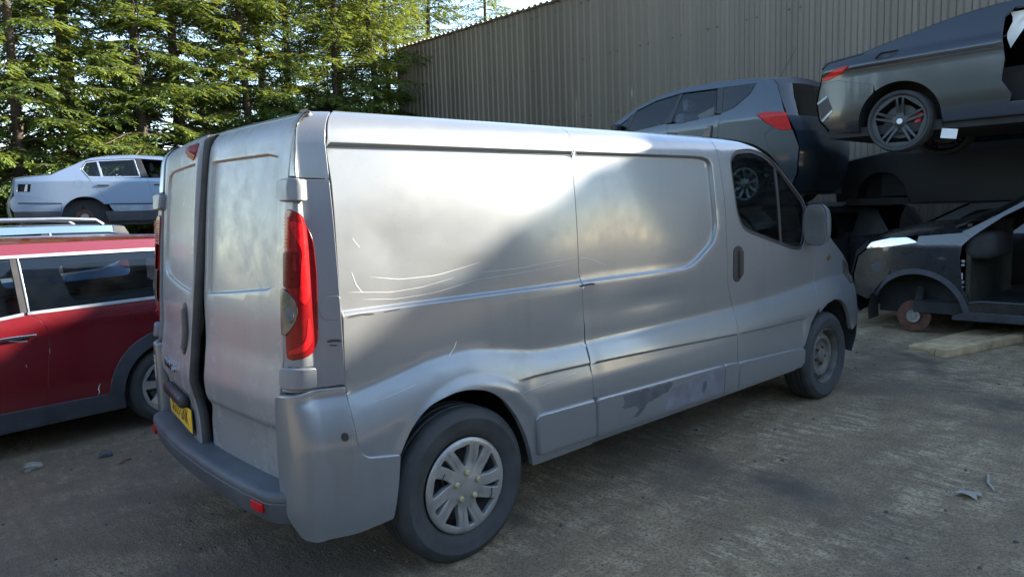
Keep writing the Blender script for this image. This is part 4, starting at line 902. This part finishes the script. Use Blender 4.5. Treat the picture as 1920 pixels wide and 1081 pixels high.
C.p('belt_trim', [(-.23,1.068),(-.55,1.092),(-.67,1.135),(-.74,1.165),(-.74,1.15),(-.67,1.118),(-.55,1.075),(-.23,1.052)], MT['brush'], gap=0, off=.004, depth=.008); C.p('belt_trim', [(-.225,1.068),(2.0,1.03),(2.0,1.015),(-.225,1.052)], MT['brush'], gap=0, off=.004, depth=.008)
C.p('tail_lamp', [(-.68,1.12),(-.73,1.16),(-.80,1.175),(-.90,1.165),(-.92,1.06),(-.80,1.07)], MT['red_bright'], gap=0, off=.010, depth=.02, rnd=.01)
C.p('side_window', [(-.235,1.068),(-.55,1.092),(-.74,1.166),(-.885,1.18),(-.86,1.33),(-.80,1.405),(-.66,1.43),(-.175,1.437)], MT['glass_dark'], gap=0, off=-.006, depth=0)
C.p('side_window', [(-.16,1.07),(.93,1.05),(.96,1.43),(-.115,1.425)], MT['glass_blue'], gap=0, off=-.008, depth=0); C.p('side_window', [(1.0,1.05),(1.95,1.03),(1.40,1.36),(1.02,1.43)], MT['glass_blue'], gap=0, off=-.008, depth=0)
C.p('pillar', [(-.235,1.066),(-.155,1.066),(-.105,1.436),(-.175,1.437)], MT['black'], gap=0, off=-.003, depth=.02); C.p('pillar_trim', [(-.180,1.30),(-.172,1.30),(-.168,1.440),(-.178,1.440)], MT['brush'], gap=0, off=.002, depth=.006)
C.p('pillar', [(.93,1.05),(1.0,1.05),(1.02,1.435),(.96,1.435)], MT['black'], gap=0, off=-.003, depth=.02)
C.p('window_frame', [(1.45,1.40),(1.0,1.488),(.2,1.503),(-.28,1.498),(-.70,1.488),(-.80,1.472),(-.86,1.35),(-.80,1.405),(-.66,1.432),(-.175,1.440),(.96,1.436),(1.40,1.365)], MT['estate'], gap=0)
C.p('spoiler_side', [(-.70,1.488),(-.80,1.474),(-.885,1.30),(-.86,1.33),(-.80,1.408),(-.70,1.43)], MT['black'], gap=0, off=.004)
for sd in (1, -1):
    MB().tube([(.95,sd*.70,1.50),(.90,sd*.70,1.545),(.2,sd*.70,1.568),(-.28,sd*.70,1.562),(-.56,sd*.70,1.545),(-.62,sd*.70,1.50)], .019, 8).build('roof_rail', MT['brush'], C.root)
C.top('rear_bumper', 0, 1); C.top('tailgate', 1, 2); C.top('rear_screen', 2, 4, MT['glass_dark']); C.top('spoiler', 4, 6, MT['mpv']); C.top('roof', 6, 10, MT['mpv']); C.top('windscreen', 10, 11, MT['glass_dark']); C.top('bonnet', 11, 13); C.top('front_bumper', 13, 15)
C.well(*hub,.40); C.well(*fh,.40); C.tub(-.9,3.3,.26,.9); MB().box((.6,0,.62),(2.9,1.5,.5)).build('interior_tub', MT['seat'], C.root); C.wheel(*hub,.32,.21,.2,5); C.wheel(*fh,.32,.21,.2,5)
for x in (.25,1.25):
    for y in (-.4,.4): C.seat(x,y,.50,h=.55)

# ------------------------------------------------------------------ pale blue saloon stacked at the back left
E = [(.80,1.50,.76,1.5),(.69,1.62,.62,1.62),(.67,1.80,.60,1.80),(.70,1.95,.63,1.95),(.74,2.06,.68,2.06),(.79,2.30,.74,2.33),(.88,2.315,.86,2.36),(1.31,2.362,1.22,2.40),(1.44,2.43,1.52,2.47),(1.73,2.57,1.80,2.62),(1.94,2.66,1.98,2.70),(2.23,2.70,2.25,2.75),(2.64,2.72,2.66,2.775),(3.1,2.69,3.15,2.75),(3.45,2.60,3.55,2.66),(4.15,2.28,4.3,2.30),(4.95,2.12,5.1,2.20),(5.25,1.92,5.42,1.95),(5.30,1.68,5.46,1.68),(5.22,1.48,5.38,1.48)]
C = Car('saloon_car', 'pale blue silver saloon with no wheels stacked in front of the spruce trees', 'car', (.0065,11.593,0), -8, -1, .90, E, 2.26, .30, MT['pale_blue'], z0=1.24, tr=.10)
hub = (1.79,1.60); fh = (4.50,1.60)
def lamp_hole(): return [(.80,2.075),(.83,2.205),(1.01,2.20),(.985,2.07)]
C.p('quarter_panel', [(.79,2.295),(.88,2.313),(1.31,2.36),(1.44,2.428),(1.73,2.567),(1.86,2.62),(1.84,2.57),(1.77,2.46),(1.86,2.32),(1.905,2.26),(2.05,2.03),(2.165,1.83)]+C.arch(*hub,.375,38,170,14)+[(1.43,1.845),(.99,1.985),(.75,2.0),(.75,2.08)], holes=[lamp_hole()], step=.05, gap=.003)
C.p('lamp_cavity', lamp_hole(), MT['dark'], gap=0, off=-.05, depth=0); C.p('lamp_bracket', [(.90,2.08),(.93,2.20),(.96,2.195),(.94,2.08)], MT['brush'], gap=0, off=-.02, depth=.02)
C.p('rear_bumper', [(.74,2.0),(.99,1.985),(1.43,1.845),(1.415,1.72),(.72,1.735),(.68,1.80),(.69,1.93)], gap=.002); C.p('bumper_skirt', [(.72,1.735),(1.415,1.72),(1.42,1.55),(.85,1.52),(.73,1.60)], MT['arch_black'], gap=0)
C.p('rubbing_strip', [(.80,1.888),(1.435,1.870),(1.435,1.856),(.80,1.870)], MT['black'], gap=0, off=.008, depth=.01); C.p('rubbing_strip', [(2.19,1.842),(2.88,1.832),(2.88,1.814),(2.19,1.824)], MT['black'], gap=0, off=.008, depth=.01)
rd = C.p('rear_door', [(1.905,2.26),(2.05,2.03),(2.165,1.83),(2.235,1.70),(2.875,1.70),(2.885,2.01),(2.82,2.30),(1.875,2.318)], gap=.003); C.p('lower_trim', [(2.175,1.80),(2.235,1.70),(2.875,1.70),(2.878,1.80)], plain('greyish door trim', (.22,.25,.31), .45), gap=0, off=.006, depth=.01)
C.p('front_door', [(2.82,2.30),(2.885,2.01),(2.875,1.70),(3.85,1.70),(3.92,1.95),(3.95,2.29)], gap=.003); C.p('front_wing', [(3.95,2.29),(4.15,2.275),(4.95,2.115),(5.22,1.92),(5.28,1.75)]+C.arch(*fh,.375,20,165)+[(4.0,1.70),(3.85,1.70),(3.92,1.95)], gap=.003)
C.p('sill', [(2.10,1.70),(2.14,1.52),(4.12,1.52),(4.12,1.70)], MT['arch_black'], gap=0, off=-.006)
C.p('door_handle', [(2.01,2.182),(2.19,2.178),(2.19,2.160),(2.01,2.162)], MT['black'], gap=0, off=.02, depth=.02); C.p('door_handle', [(2.93,2.182),(3.10,2.178),(3.10,2.160),(2.93,2.162)], MT['black'], gap=0, off=.02, depth=.02)
C.p('flap_gap', circ(1.71,2.20,.072,20), plain('shadow line', (.12,.16,.22), .5), holes=[circ(1.71,2.20,.066,20)], gap=0, off=.001, depth=0, both=False)
C.p('side_window', rounded([(1.80,2.46),(1.87,2.575),(2.04,2.602),(2.64,2.640),(2.70,2.33),(1.89,2.328)], .02, 2), MT['glass_blue'], gap=0, off=-.008, depth=0)
C.p('window_trim', offset(np.array([(1.80,2.46),(1.89,2.328),(2.70,2.33),(2.64,2.640),(2.04,2.602),(1.87,2.575)]), .014), MT['brush'], holes=[[(1.80,2.46),(1.87,2.575),(2.04,2.602),(2.64,2.640),(2.70,2.33),(1.89,2.328)]], gap=0, off=.003, depth=.02)
C.p('window_post', [(2.035,2.60),(2.06,2.602),(2.11,2.33),(2.075,2.33)], MT['brush'], gap=0, off=0, depth=.02); C.p('pillar', [(2.62,2.66),(2.75,2.665),(2.84,2.32),(2.69,2.32)], MT['black'], gap=0, off=.001, depth=.02)
C.p('roof_edge', C.line(9,14)+[(3.95,2.33),(3.86,2.33),(3.38,2.575),(3.10,2.64),(2.64,2.668),(2.04,2.632),(1.86,2.61)], gap=0, step=.05)
C.top('bumper_back', 0, 4); C.top('boot_back', 4, 5); C.top('boot_lid', 5, 7); C.top('rear_screen', 7, 10, MT['glass_dark']); C.top('roof', 10, 14); C.top('windscreen', 14, 15, MT['glass_dark']); C.top('bonnet', 15, 17); C.top('front_bumper', 17, 19)
C.well(*hub,.40); C.well(*fh,.40); C.tub(.8,5.2,1.50,2); MB().box((3.0,0,1.72-1.24),(3.6,1.3,.40)).build('interior_tub', MT['seat'], C.root); C.disc(1.77,1.60,.15); C.disc(4.50,1.60,.15)
for x in (2.15,3.1):
    for y in (-.42,.42): C.seat(x,y,1.72,h=.55)

# ------------------------------------------------------------------ dark wrecks under the stacked cars, plus added ones filling the dark behind
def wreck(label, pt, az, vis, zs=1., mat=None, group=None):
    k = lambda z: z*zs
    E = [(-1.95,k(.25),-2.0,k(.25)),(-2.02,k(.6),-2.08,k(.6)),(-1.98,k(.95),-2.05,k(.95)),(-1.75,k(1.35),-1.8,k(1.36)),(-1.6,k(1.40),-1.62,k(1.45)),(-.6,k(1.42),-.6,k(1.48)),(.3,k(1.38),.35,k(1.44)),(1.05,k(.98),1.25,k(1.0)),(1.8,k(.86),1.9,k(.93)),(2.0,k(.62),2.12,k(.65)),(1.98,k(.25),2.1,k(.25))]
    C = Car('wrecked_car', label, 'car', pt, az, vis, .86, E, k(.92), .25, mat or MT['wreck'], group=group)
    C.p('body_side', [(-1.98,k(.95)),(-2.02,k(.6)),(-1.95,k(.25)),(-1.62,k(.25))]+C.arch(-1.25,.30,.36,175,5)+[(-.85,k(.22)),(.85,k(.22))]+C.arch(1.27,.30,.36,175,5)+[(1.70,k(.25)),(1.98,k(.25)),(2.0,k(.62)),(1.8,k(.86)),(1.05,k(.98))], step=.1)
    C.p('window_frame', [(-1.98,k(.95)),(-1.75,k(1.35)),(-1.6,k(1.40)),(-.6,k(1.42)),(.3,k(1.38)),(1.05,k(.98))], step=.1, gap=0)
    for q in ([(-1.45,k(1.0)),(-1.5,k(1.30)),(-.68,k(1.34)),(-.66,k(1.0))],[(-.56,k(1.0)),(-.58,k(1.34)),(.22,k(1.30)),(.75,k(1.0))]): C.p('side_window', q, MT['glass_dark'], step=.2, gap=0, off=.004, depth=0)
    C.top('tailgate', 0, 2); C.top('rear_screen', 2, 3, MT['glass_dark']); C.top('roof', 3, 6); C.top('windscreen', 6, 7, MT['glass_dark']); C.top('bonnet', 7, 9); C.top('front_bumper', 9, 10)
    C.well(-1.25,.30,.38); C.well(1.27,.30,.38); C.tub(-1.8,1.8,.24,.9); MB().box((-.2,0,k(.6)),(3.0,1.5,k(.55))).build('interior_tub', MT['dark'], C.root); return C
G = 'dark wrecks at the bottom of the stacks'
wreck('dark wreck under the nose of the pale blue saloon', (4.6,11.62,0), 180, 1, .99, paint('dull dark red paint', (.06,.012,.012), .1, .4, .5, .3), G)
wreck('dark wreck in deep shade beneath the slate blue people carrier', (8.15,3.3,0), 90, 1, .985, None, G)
wreck('dark wreck added as dark mass behind the black car with no front wheel', (9.75,-.55,0), 92, 1, 1.0, None, G)  # added dark mass standing in for deep shade, hides the shed wall
C = wreck('dark wreck added on another wreck to fill the dark below the grey coupe', (9.85,-.35,0), 88, 1, .98, None, G); C.root.location.z = 1.20  # upper half of the added dark mass, closes the view below the coupe
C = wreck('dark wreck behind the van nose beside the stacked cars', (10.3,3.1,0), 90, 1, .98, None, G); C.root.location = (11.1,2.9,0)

# ------------------------------------------------------------------ slate blue people carrier
E = [(1.42,1.62,1.34,1.62),(1.30,1.85,1.18,1.85),(1.27,2.2,1.15,2.2),(1.33,2.42,1.22,2.42),(1.42,2.62,1.30,2.62),(1.52,2.85,1.40,2.85),(1.60,3.06,1.48,3.08),(1.66,3.125,1.56,3.18),(2.2,3.195,2.2,3.26),(2.6,3.215,2.6,3.285),(3.11,3.21,3.15,3.28),(3.56,3.14,3.65,3.21),(3.92,3.03,4.05,3.09),(4.29,2.85,4.45,2.90),(4.50,2.72,4.7,2.76),(4.80,2.55,5.05,2.58),(5.2,2.42,5.4,2.46),(5.45,2.2,5.62,2.2),(5.5,1.9,5.66,1.9),(5.4,1.66,5.55,1.66)]
C = Car('people_carrier', 'slate blue people carrier stacked behind the van cab with a red tail lamp', 'car', (8.05,0,0), 90, 1, .88, E, 2.62, .26, MT['mpv'], z0=1.44, tr=.13)
hub = (2.03,1.75); fh = (4.65,1.75)
C.p('quarter_panel', [(2.39,2.74),(2.42,2.44),(2.40,1.95)]+C.arch(*hub,.36,35,150,10)+[(1.62,2.10),(1.60,2.30),(1.70,2.40),(1.80,2.34),(1.61,2.47),(1.50,2.45),(1.62,2.51),(1.71,2.56),(1.83,2.67),(1.70,2.69),(1.46,2.66),(1.50,2.78),(1.56,2.92),(1.62,3.05),(1.66,3.12),(1.80,3.14),(1.89,3.09),(1.95,2.97),(2.18,2.80)], step=.05, gap=.003) if 0 else \
C.p('quarter_panel', [(2.39,2.74),(2.42,2.44),(2.40,1.95)]+C.arch(*hub,.36,35,150,10)+[(1.66,2.20),(1.72,2.40),(1.61,2.47),(1.51,2.44),(1.69,2.54),(1.83,2.665),(1.70,2.69),(1.46,2.66),(1.52,2.84),(1.60,3.05),(1.66,3.12),(1.90,3.15),(1.89,3.09),(1.95,2.97),(2.18,2.80),(2.37,2.755)], step=.05, gap=.003)
C.p('rear_bumper', [(1.66,2.20),(1.72,2.40),(1.61,2.47),(1.36,2.43),(1.28,2.2),(1.32,1.85),(1.44,1.64),(1.70,1.64),(1.72,1.90)], gap=.003)
C.p('tail_lamp', [(1.82,2.672),(1.70,2.688),(1.44,2.66),(1.37,2.43),(1.51,2.44),(1.68,2.545)], MT['red_bright'], gap=0, off=.012, edge=.008, depth=.03, rnd=.02, step=.04)
C.p('quarter_window', [(2.33,3.12),(1.93,3.07),(1.99,2.96),(2.20,2.82),(2.34,2.79)], MT['glass_dark'], gap=0, off=-.005, depth=0); C.p('window_border', [(2.40,3.14),(1.88,3.10),(1.95,2.96),(2.18,2.79),(2.39,2.75)], MT['black'], gap=0, off=-.010, depth=0)
C.p('rear_window', [(3.21,2.73),(3.08,3.12),(2.51,3.10),(2.47,2.77),(2.60,2.73),(3.05,2.69)], MT['glass_blue'], gap=0, off=-.006, depth=0); C.p('front_window', [(4.06,2.66),(3.94,2.96),(3.56,3.07),(3.13,3.12),(3.33,2.715)], MT['glass_blue'], gap=0, off=-.006, depth=0); C.p('corner_window', [(4.36,2.70),(4.18,2.80),(3.99,2.95),(4.10,2.66)], MT['glass_blue'], gap=0, off=-.006, depth=0)
for q in ([(3.23,2.72),(3.09,3.13),(3.135,3.13),(3.34,2.71)], [(4.05,2.655),(3.93,2.965),(3.985,2.955),(4.11,2.655)], [(2.46,2.76),(2.50,3.11),(2.40,3.14),(2.37,2.75)]): C.p('pillar', q, MT['black'], gap=0, off=-.003, depth=.02)
C.p('rear_door', [(2.39,2.74),(2.42,2.44),(2.46,1.85),(3.30,1.82),(3.30,2.70),(3.05,2.685),(2.60,2.725)], gap=.003); C.p('front_door', [(3.30,2.70),(3.30,1.82),(4.25,1.82),(4.35,2.10),(4.42,2.66),(4.10,2.65),(3.34,2.71)], gap=.003); C.p('front_wing', [(4.42,2.66),(4.55,2.66),(4.80,2.54),(5.2,2.41),(5.43,2.2),(5.47,1.95)]+C.arch(*fh,.36,15,170)+[(4.27,1.82),(4.35,2.10)], gap=.003)
C.p('roof_edge', C.line(7,14)+[(4.38,2.71),(4.18,2.82),(3.92,2.985),(3.56,3.09),(3.10,3.145),(2.50,3.125),(1.90,3.105)], gap=0, step=.05); C.p('sill', [(2.40,1.95),(2.38,1.66),(4.30,1.66),(4.25,1.83),(2.46,1.86)], MT['arch_black'], gap=0)
C.p('door_handle', [(3.27,2.575),(3.12,2.545),(3.12,2.515),(3.27,2.545)], MT['black'], gap=0, off=.02, depth=.02); C.p('door_handle', [(2.68,2.44),(2.54,2.60),(2.51,2.595),(2.53,2.44)], plain('brown plastic flap', (.16,.13,.10), .6), gap=0, off=.03, depth=.03, both=False)
C.top('bumper_back', 0, 3); C.top('tailgate', 3, 4); C.top('rear_screen', 4, 6, MT['glass_dark']); C.top('spoiler', 6, 8, MT['black']); C.top('roof', 8, 13); C.top('windscreen', 13, 15, MT['glass_dark']); C.top('bonnet', 15, 17); C.top('front_bumper', 17, 19)
MB().tube([(1.95,.0,3.27-1.44),(1.72,.0,3.62-1.44)], .004, 5).build('aerial', MT['black'], C.root)
MB().box((4.22,.96,2.72-1.44),(.12,.18,.16),bev=.05).build('door_mirror', MT['black'], C.root); MB().lathe([(.045,0),(.055,.01),(.06,0)],20,'x',(1.10,-.05,2.48-1.44),True).build('rear_emblem', MT['chrome'], C.root)
C.well(*hub,.38); C.well(*fh,.38); C.tub(1.4,5.2,1.62,2); MB().box((3.2,0,2.02-1.44),(3.4,1.2,.55)).build('interior_tub', MT['seat'], C.root); C.wheel(*hub,.31,.225,.2,9,mat=MT['alloy'],spin=.2); C.wheel(*fh,.31,.225,.2,9,mat=MT['alloy'])
for x in (2.45,3.35):
    for y in (-.42,.42): C.seat(x,y,2.16,MT['seat_grey'])

# ------------------------------------------------------------------ black car with a wheel and a door missing
E = [(-4.35,.20,-4.45,.2),(-4.45,.5,-4.56,.5),(-4.45,.9,-4.56,.9),(-4.3,1.1,-4.4,1.12),(-3.9,1.40,-3.95,1.44),(-3.2,1.52,-3.2,1.60),(-2.4,1.555,-2.4,1.63),(-1.75,1.535,-1.7,1.61),(-1.40,1.45,-1.30,1.52),(-1.18,1.31,-1.05,1.37),(-.86,1.13,-.62,1.235),(-.45,1.09,-.30,1.205),(-.12,1.045,.02,1.14),(.10,.96,.24,1.04),(.24,.84,.40,.90),(.30,.62,.46,.64),(.28,.35,.44,.36),(.20,.15,.34,.15)]
C = Car('dismantled_car', 'black dusty car with no front wheel and no door beside the timber planks', 'car', (7.4,0,0), 92, 1, .95, E, .95, .24, MT['suv'], z0=-.18, tf=.20)
hub = (-.395,.19)
ap = [(-.85,.86),(-.88,.99),(-1.01,1.12),(-1.22,1.285),(-1.42,1.40),(-1.75,1.47),(-2.10,1.47),(-2.12,.42),(-1.05,.395),(-.95,.43),(-.88,.54)]
C.p('front_wing', [(-.855,.86),(-.872,.985),(-.95,1.07),(-.86,1.118),(-.45,1.08),(-.44,1.015),(-.18,.972),(.02,.935),(.115,.925),(.02,.88),(-.04,.85),(-.17,.70)]+C.arch(-.44,.20,.515,58,172,16)+[(-.93,.30),(-.95,.42),(-.885,.54)], step=.05, gap=.002)
C.p('headlamp', [(.125,.925),(.06,1.0),(-.16,1.052),(-.34,1.062),(-.445,1.012),(-.18,.967)], plain('polished headlamp', (.62,.68,.76), .12, .6, coat=1., var=.35, scale=16), gap=0, off=.008, edge=.008, depth=.03, rnd=.02, step=.04)
C.p('front_bumper', [(-.04,.85),(.02,.88),(.115,.92),(.22,.84),(.28,.62),(.26,.40),(.10,.34),(.02,.45)]+C.arch(-.44,.20,.515,30,55,4)+[(-.17,.70)], gap=.003); C.p('fog_panel', [(.06,.74),(-.02,.79),(-.10,.70),(.0,.66)], MT['arch_black'], gap=0, off=.004, depth=.01)
C.p('arch_trim', C.arch(-.44,.20,.525,172,25,18)+C.arch(-.44,.20,.47,25,172,18), MT['arch_black'], step=.05, gap=0, off=.008)
C.p('a_pillar', [(-.95,1.07),(-.86,1.12),(-1.18,1.31),(-1.40,1.45),(-1.75,1.535),(-2.4,1.553),(-2.4,1.48),(-2.10,1.475),(-1.75,1.475),(-1.42,1.405),(-1.22,1.29),(-1.01,1.125)], gap=0, step=.05)
C.p('rear_side', [(-2.12,.42),(-2.10,1.475),(-2.4,1.48),(-2.4,1.553),(-3.2,1.52),(-3.9,1.40),(-4.3,1.10),(-4.43,.9),(-4.43,.5),(-4.3,.22),(-3.85,.22)]+C.arch(-3.36,.22,.48,175,5)+[(-2.75,.22),(-2.5,.36)], gap=.002, step=.08, holes=[[(-2.3,1.0),(-2.28,1.42),(-3.0,1.42),(-3.7,1.22),(-3.5,1.02)]])
C.p('sill', [(-.93,.38),(-1.05,.405),(-2.6,.41),(-2.75,.22),(-.90,.21)], gap=0, step=.08, edge=.02); C.p('sill_trim', [(-.80,.235),(-.95,.29),(-2.7,.295),(-2.75,.22),(-.8,.20)], MT['arch_black'], gap=0, off=.012, depth=.02)
C.p('side_repeater', circ(-.69,.845,.036,16,.014), MT['clear_lens'], gap=0, off=.006, depth=.008, step=.03)
for k, z in enumerate((.82,.78,.60,.55,.47,.43)): MB().box((-.885+.0*k,.925,z+.18),(.03,.03,.022 if k % 2 else .03),bev=.004).build('hinge_bracket', MT['steel'], C.root)
MB().box((-.87,.91,.66+.18),(.015,.03,.07),bev=.003).build('data_label', MT['white'], C.root)
MB().box((-1.02,.55,.98+.18),(.30,.7,.28),bev=.08).build('dashboard', MT['dark'], C.root); MB().box((-1.6,0,.30+.18),(2.4,1.7,.12)).build('floor_pan', MT['dark'], C.root)
MB().box((-.92,.0,.78+.18),(.04,1.76,.85)).build('bulkhead', plain('dusty bulkhead', (.045,.040,.027), .9, var=.5), C.root)
C.seat(-1.95,.40,.55); C.seat(-1.95,-.40,.55)
C.top('tailgate', 0, 3); C.top('rear_screen', 3, 4, MT['glass_dark']); C.top('roof', 4, 8); C.top('windscreen', 8, 10, MT['glass_dark']); C.top('bonnet', 10, 13); C.top('grille_panel', 13, 15, MT['black']); C.top('bumper_front', 15, 17)
C.well(-.44,.22,.50); C.well(-3.36,.22,.47); C.disc(-.395,.190,.172,.078,y=.80); C.disc(-3.36,.190,.172,.078,y=.80)
# flattened shell that holds the coupe up
def flat_shell(label, loc, size, seed):
    rn = random.Random(seed); r = empty('flattened_car', loc); tag(r, label, 'car')
    rows = []
    for i in range(15):
        t = i/14; rows.append([(size[0]*(q-.5)*(1+.03*math.sin(i)), size[1]*(t-.5), size[2]*(.8+.2*math.sin(q*math.pi))*(1-.25*abs(2*t-1)**3)+rn.uniform(-.03, .03)) for q in np.linspace(0, 1, 12)])
    MB().grid(rows).build('crushed_roof', MT['wreck'], r, angle=20)
    MB().box((0, 0, size[2]*.40), (size[0]*.97, size[1]*.96, size[2]*.76), bev=.05).build('crushed_body', MT['wreck'], r)
    for x in (-1, 1): MB().box((x*size[0]*.49, 0, size[2]*.2), (.05, size[1]*.8, .10), bev=.015).build('sill', MT['dark'], r)
flat_shell('flattened dark car shell squeezed between the black car and the coupe', (8.42,-3.7,1.455), (1.7,3.0,.67), 4)

# ------------------------------------------------------------------ dark coupe on top of the right-hand stack
E = [(-.58,2.25,-.68,2.25),(-.74,2.44,-.86,2.44),(-.78,2.66,-.92,2.66),(-.72,2.90,-.88,2.90),(-.69,3.0,-.85,3.02),(-.66,3.105,-.80,3.14),(-.21,3.135,-.26,3.19),(-.02,3.185,.02,3.24),(.35,3.275,.42,3.34),(.60,3.335,.66,3.40),(.84,3.375,.88,3.44),(1.05,3.40,1.1,3.46),(1.4,3.41,1.4,3.475),(1.95,3.37,2.0,3.44),(2.25,3.27,2.35,3.33),(2.85,2.98,3.0,3.02),(3.5,2.86,3.6,2.93),(3.78,2.68,3.9,2.72),(3.84,2.42,3.98,2.42),(3.75,2.2,3.9,2.2)]
C = Car('coupe_car', 'dark grey blue coupe with a dark five double spoke wheel on top of the stack', 'car', (7.5,0,0), -88, -1, .92, E, 2.98, .30, MT['coupe'], z0=2.0, tr=.13, crease=[(3.0,.016,.012)])
hub = (.18,2.335); fh = (2.99,2.335)
fl = rounded([(-.08,3.045),(-.03,3.10),(.17,3.10),(.13,3.03),(-.03,3.015)], .02, 2)
C.p('quarter_panel', [(-.71,2.87),(-.49,2.868),(-.08,2.755)]+C.arch(*hub,.425,125,10,14)+[(.60,2.40),(1.20,2.40),(1.22,2.48),(1.13,2.63),(1.15,2.83),(1.11,3.08),(1.12,3.26),(1.20,3.33),(1.05,3.355),(1.05,3.398),(.84,3.373),(.60,3.333),(.35,3.273),(-.02,3.183),(-.21,3.133),(-.66,3.102),(-.69,3.0)], holes=[fl], step=.05, gap=.002)
C.p('filler_recess', fl, MT['black'], gap=0, off=-.025, depth=0); C.p('filler_cap', circ(.04,3.06,.035,14,.02), MT['arch_black'], gap=0, off=-.015, depth=.008, step=.03)
C.p('rear_bumper', [(-.71,2.87),(-.49,2.868),(-.08,2.755)]+C.arch(*hub,.425,128,186,8)+[(-.23,2.26),(-.56,2.27),(-.72,2.45),(-.76,2.66)], step=.05, gap=.002)
C.p('diffuser', [(-.745,2.63),(-.62,2.70),(-.56,2.56),(-.62,2.44),(-.70,2.45)], MT['black'], gap=0, off=.004, depth=.012)
C.p('sky_glint', [(-.76,2.65),(-.63,2.715),(-.62,2.70),(-.745,2.63)], MT['pale_blue'], gap=0, off=.008, depth=.01); C.p('sky_glint', [(-.70,2.44),(-.56,2.545),(-.55,2.525),(-.68,2.415)], MT['pale_blue'], gap=0, off=.008, depth=.01)  # pale blue slivers paint a sky reflection along the diffuser edges
C.p('tail_lamp', [(-.70,2.90),(-.68,2.925),(-.52,3.0),(-.36,3.012),(-.44,2.945),(-.60,2.895)], MT['red_bright'], gap=0, off=.010, edge=.006, depth=.02, rnd=.01, step=.04); C.p('boot_lip', [(-.70,3.03),(-.665,3.10),(-.21,3.13),(-.21,3.118),(-.64,3.085)], MT['black'], gap=0, off=.010, depth=.02)
C.p('side_skirt', [(.60,2.40),(.62,2.285),(2.55,2.285),(2.58,2.40),(1.20,2.405)], gap=0, off=-.004, edge=.02)
C.p('roof_edge', [(1.05,3.355),(1.20,3.33),(1.95,3.30),(2.20,3.21),(2.75,2.98),(2.85,2.975),(2.25,3.268),(1.95,3.367),(1.4,3.407),(1.05,3.398)], gap=0); C.p('front_side', [(2.25,2.40),(2.30,2.95),(2.75,2.98),(2.85,2.978),(3.5,2.857),(3.76,2.68),(3.82,2.5)]+C.arch(*fh,.42,15,170), gap=.003)
MB().grid([[(1.15+.05*i+.02*math.sin(j), -.78+.02*math.sin(j*1.3+i), 3.30-2.0-.05*j*(1-.22*i)) for j in range(8)] for i in range(4)]).build('curtain_airbag', MT['white'], C.root, angle=None)
MB().box((.67,-.86,2.155-2.0),(.15,.012,.10),rot=Matrix.Rotation(.15,3,'Y')).build('white_tag', MT['white'], C.root)
C.top('bumper_back', 0, 3); C.top('boot_back', 3, 5); C.top('boot_lid', 5, 6); C.top('rear_screen', 6, 10, MT['glass_dark']); C.top('roof', 10, 14); C.top('windscreen', 14, 15, MT['glass_dark']); C.top('bonnet', 15, 17); C.top('front_bumper', 17, 19)
C.well(*hub,.43); C.well(*fh,.43); C.tub(-.6,3.7,2.26,2); MB().box((1.3,0,2.55-2.0),(2.6,1.1,.5)).build('interior_tub', MT['dark'], C.root)
C.wheel(*hub,.335,.275,.225,5,True,MT['darkalloy'],caliper=True,badge=True,spin=.32,hw=.74); C.wheel(*fh,.335,.275,.225,5,True,MT['darkalloy'],hw=.62)
for y in (-.4,.4): C.seat(1.5,y,2.38,h=.55)

# ------------------------------------------------------------------ timber on the ground
def plank(label, a, b, w, h, name='timber_plank'):
    a = Vector(a); b = Vector(b); d = b-a; o = MB().box((d.length/2, 0, h/2), (d.length, w, h), bev=.004).build(name, MT['wood']); o.location = a; o.rotation_euler = (0, -math.asin(d.z/d.length), math.atan2(d.y, d.x)); tag(o, label, 'timber', 'timber on the ground by the black car'); return o
plank('thick timber beam in front, nearest the camera, beside the black car', (6.40,-1.035,0), (8.9,-1.66,0), .11, .075)
plank('wide flat timber board lying behind the thick beam under the black car', (6.62,-.80,.0), (9.1,-1.16,0), .26, .035)
plank('thin timber batten lying between the board and the beam', (6.50,-.925,0), (8.9,-1.44,0), .05, .055)
